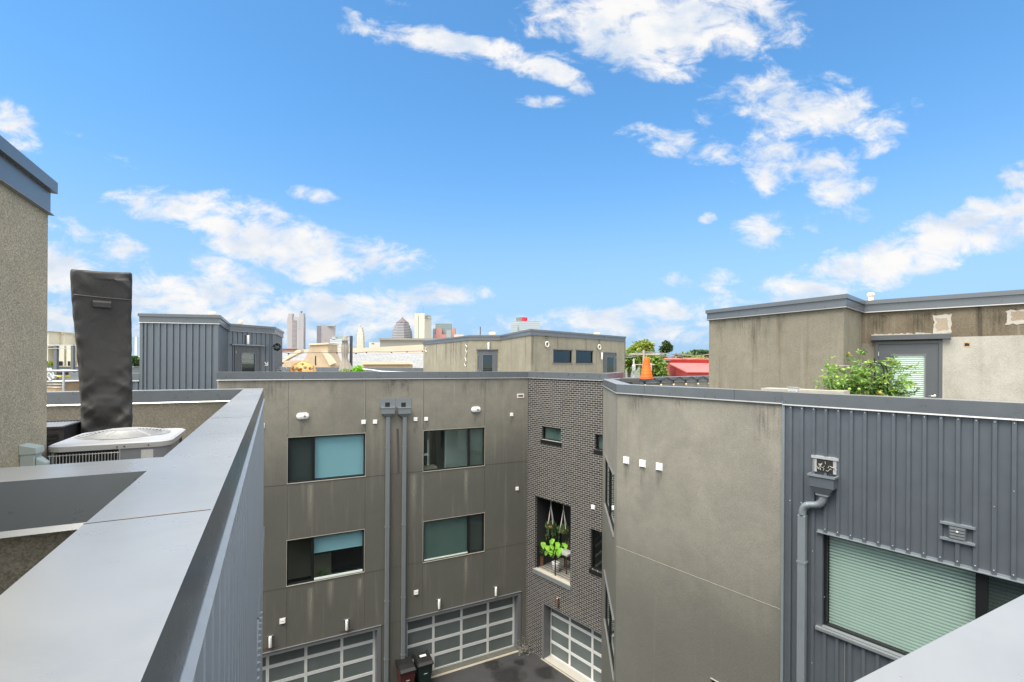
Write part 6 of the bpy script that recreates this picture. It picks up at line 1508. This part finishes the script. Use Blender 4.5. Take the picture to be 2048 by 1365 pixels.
# cream exhibition hall at far left with pilasters
t = thing('cream_hall', 'cream stone hall with stepped parapets and columns, far left behind the covered parasol', 'building', at(120, 700, 120).xy[:]+(G0,))
for x0, x1, y, Y in ((84, 97, 663, 118), (97, 128, 667, 121), (128, 165, 672.5, 124)): block(t, 'upper_wall', x0, x1, y, 693, Y, 'cream_wall', 12); block(t, 'cornice', x0-.4, x1+.4, y-1, y, Y-.4, 'cream_wall', 12.5)
block(t, 'back_wall', 84, 168, 692, 745, 127, 'beige_wall', 4)
for x0, x1 in ((90, 96), (113, 128), (133, 142), (146.5, 151), (155, 161)):
    block(t, 'pier', x0, x1, 690, 733, 119.5, 'cream_wall', 3)
for x in (91.5, 93.5, 116, 118.5, 121, 123.5, 136, 138.5, 149, 157.5): block(t, 'dark_slit', x-.55, x+.55, 723, 732, 119.3, 'dark_room', .15)
# neighbour terrace between: pergola, rails, clutter
Yt = 19.0
t = thing('pergola_frame', 'grey square post frame on the neighbouring terrace at far left', 'pergola', at(126, 745, Yt).xy[:]+(-1.9,))
for x0, x1, y0, y1 in ((107, 113, 691, 760), (141.5, 146, 692, 760), (80, 146, 689.5, 692), (80, 141, 696.5, 698)):
    block(t, 'post' if y1-y0 > 20 else 'beam', x0, x1, y0, y1, Yt if y1-y0 > 20 else Yt-.02, 'galv' if y1-y0 < 20 else 'frame_grey', .1)
t = thing('terrace_railing', 'thin grey horizontal pipe railing at far left above the cross parapet', 'railing', at(120, 770, 13.5).xy[:]+(-1.9,))
for y in (742, 751.5, 763.5, 769, 775): 
    bm = new(); tube(bm, [at(84, y, 13.5), at(156 if y < 745 else 127.5, y+.3, 13.5)], .035 if y < 745 else .012, 6); obj('rail', bm, 'galv', t, True)
for x in (86, 127.5): bm = new(); p = at(x, 742, 13.5); tube(bm, [(p.x, p.y, -2), p], .03, 6); obj('post', bm, 'galv', t)
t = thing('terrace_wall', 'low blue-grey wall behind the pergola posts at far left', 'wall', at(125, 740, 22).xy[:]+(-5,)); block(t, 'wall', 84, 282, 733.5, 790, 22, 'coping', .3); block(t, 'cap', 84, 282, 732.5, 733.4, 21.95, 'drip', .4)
t = thing('timber_box', 'tan slatted timber box with a white top at far left behind the railing', 'planter', at(110, 775, 14.5).xy[:]+(-2,)); block(t, 'case', 87, 127, 765, 800, 14.5, 'tan_wood', .8); block(t, 'top', 87, 127, 762.5, 764.9, 14.45, 'slat_white', .9)
for y in (769.5, 774.5): block(t, 'slat', 87, 127, y, y+1.2, 14.48, 'wood_brown', .02)
t = thing('yellow_tray', 'small yellow tray beside the railing at far left', 'tray', at(118, 753, 14).xy[:]+(-.6,)); block(t, 'tray', 113, 122.5, 751, 754.5, 14, 'yellow', .3); block(t, 'dark_lid', 114, 121.5, 745, 750.8, 14.05, 'rubber', .25)
t = thing('folded_chair', 'pale folded chair leaning at the very left behind the railing', 'chair', at(98, 755, 14.2).xy[:]+(-1,)); bm = new()
for a, b_ in (((88, 742), (102, 762)), ((94, 737), (108, 758)), ((91, 760), (104, 741))): tube(bm, [at(*a, 14.2), at(*b_, 14.2)], .035, 6)
obj('frame', bm, 'galv', t); bm = new(); wallpoly(bm, [at(93, 738, 14.3), at(100, 736, 14.3), at(108, 754, 14.3), at(99, 758, 14.3)], Vector((0, .04, 0))); obj('seat', bm, 'slat_white', t)
# ------------------------------------------------------------------ wear: grime below vents and copings, oil and tar marks on the court
m, k, b = make_base('grime', (.045, .042, .036), .95)
uvn = k.n('ShaderNodeTexCoord').outputs['UV']; sp = k.n('ShaderNodeSeparateXYZ'); k.set(sp, 0, uvn)
ed = k.m('MULTIPLY', k.sstep(sp.outputs[0], 0, .4), k.sstep(sp.outputs[0], 1, .6)); vt = k.m('MULTIPLY', k.sstep(sp.outputs[1], 0, .9), k.sstep(sp.outputs[1], 1.0, .97))
al = k.m('MULTIPLY', k.m('MULTIPLY', ed, vt), k.sstep(k.noise(k.mapping(uvn, sc=(7, .6, 1)), 2, 4, .6), .40, .72), clamp=True)
tr = k.n('ShaderNodeBsdfTransparent'); mx = k.n('ShaderNodeMixShader'); k.set(mx, 0, k.m('MULTIPLY', al, .42)); k.t.links.new(tr.outputs[0], mx.inputs[1]); k.t.links.new(b.outputs[0], mx.inputs[2])
o = [x for x in k.t.nodes if x.type == 'OUTPUT_MATERIAL'][0]; k.t.links.new(mx.outputs[0], o.inputs[0])
rng = random.Random(77)
def grime(F, s, z1, wdt, hgt, parent, o=.0042):
    bm = new(); u0 = rng.random()*9; quad(bm, [F.pt(s-wdt, z1-hgt, o), F.pt(s+wdt, z1-hgt, o), F.pt(s+wdt, z1, o), F.pt(s-wdt, z1, o)], [(0, 0), (1, 0), (1, 1), (0, 1)]); obj('grime_streak', bm, 'grime', parent, recalc=False)
for px, py in ((605, 842), (727, 853), (750, 853), (831, 848), (852, 848), (951, 829), (1023, 838)): s_, z_ = FA.hit(px, py); grime(FA, s_, z_, .13, rng.uniform(.5, 1.0), bA)
for px, py in ((1253, 932), (1285, 938), (1319, 945)): s_, z_ = FC.hit(px, py); grime(FC, s_, z_, .14, rng.uniform(.6, 1.1), bC)
for i in range(5): grime(FC, rng.uniform(.3, sj-.3), ZC-.24, rng.uniform(.15, .45), rng.uniform(.3, 1.3), bC)
for i in range(12): grime(FA, rng.uniform(.3, FA.L-.4), ZA-.29, rng.uniform(.15, .5), rng.uniform(.3, 1.1), bA)
for i in range(7): grime(DF[0], rng.uniform(.3, DF[0].L-.3), ZD-.3, rng.uniform(.08, .3), rng.uniform(.5, 1.8), bD)
for px in (873, 893, 902, 907, 912, 922, 934): s_ = EF[0].s(px, 700); grime(EF[0], s_, ZE-.32, rng.uniform(.10, .22), rng.uniform(1.2, 2.4), bE); grime(EF[0], s_, ZE-.32, rng.uniform(.06, .12), 2.3, bE, .006)
grime(EF[3], .12, ZE-.32, .12, 2.4, bE); grime(EF[3], .12, ZE-.32, .10, 2.6, bE, .006)
for s_, w2 in ((.3, .3), (1.05, .35), (2.35, .4), (2.9, .25), (3.9, .4)): grime(DF[2], s_, ZD-.36, w2, .75, bD); grime(DF[2], s_+.05, ZD-.36, w2*.8, .6, bD, .006)
# oil stains, drain and litter on the court
m, k, b = make_base('oil', (.010, .010, .010), .35)
uvn = k.n('ShaderNodeTexCoord').outputs['UV']; sp = k.n('ShaderNodeVectorMath', operation='LENGTH'); k.set(sp, 0, k.mapping(uvn, loc=(-1, -1, 0), sc=(2, 2, 1)))
al = k.sstep(k.m('ADD', sp.outputs['Value'], k.m('MULTIPLY', k.m('SUBTRACT', k.noise(uvn, 3, 5, .65), .5), 1.3)), .85, .45)
tr = k.n('ShaderNodeBsdfTransparent'); mx = k.n('ShaderNodeMixShader'); k.set(mx, 0, k.m('MULTIPLY', al, .35)); k.t.links.new(tr.outputs[0], mx.inputs[1]); k.t.links.new(b.outputs[0], mx.inputs[2])
o = [x for x in k.t.nodes if x.type == 'OUTPUT_MATERIAL'][0]; k.t.links.new(mx.outputs[0], o.inputs[0])
for i, (px, py, r_) in enumerate(((1015, 1352, .9), (985, 1330, .5), (1090, 1345, .6), (1040, 1325, .35))):
    p = hz_(px, py, G0+.006+i*.001); bm = new(); quad(bm, [p+Vector((-r_, -r_, 0)), p+Vector((r_, -r_, 0)), p+Vector((r_, r_, 0)), p+Vector((-r_, r_, 0))], [(0, 0), (1, 0), (1, 1), (0, 1)]); tag(obj('oil_stain', bm, 'oil', recalc=False), None, None, kind='structure')
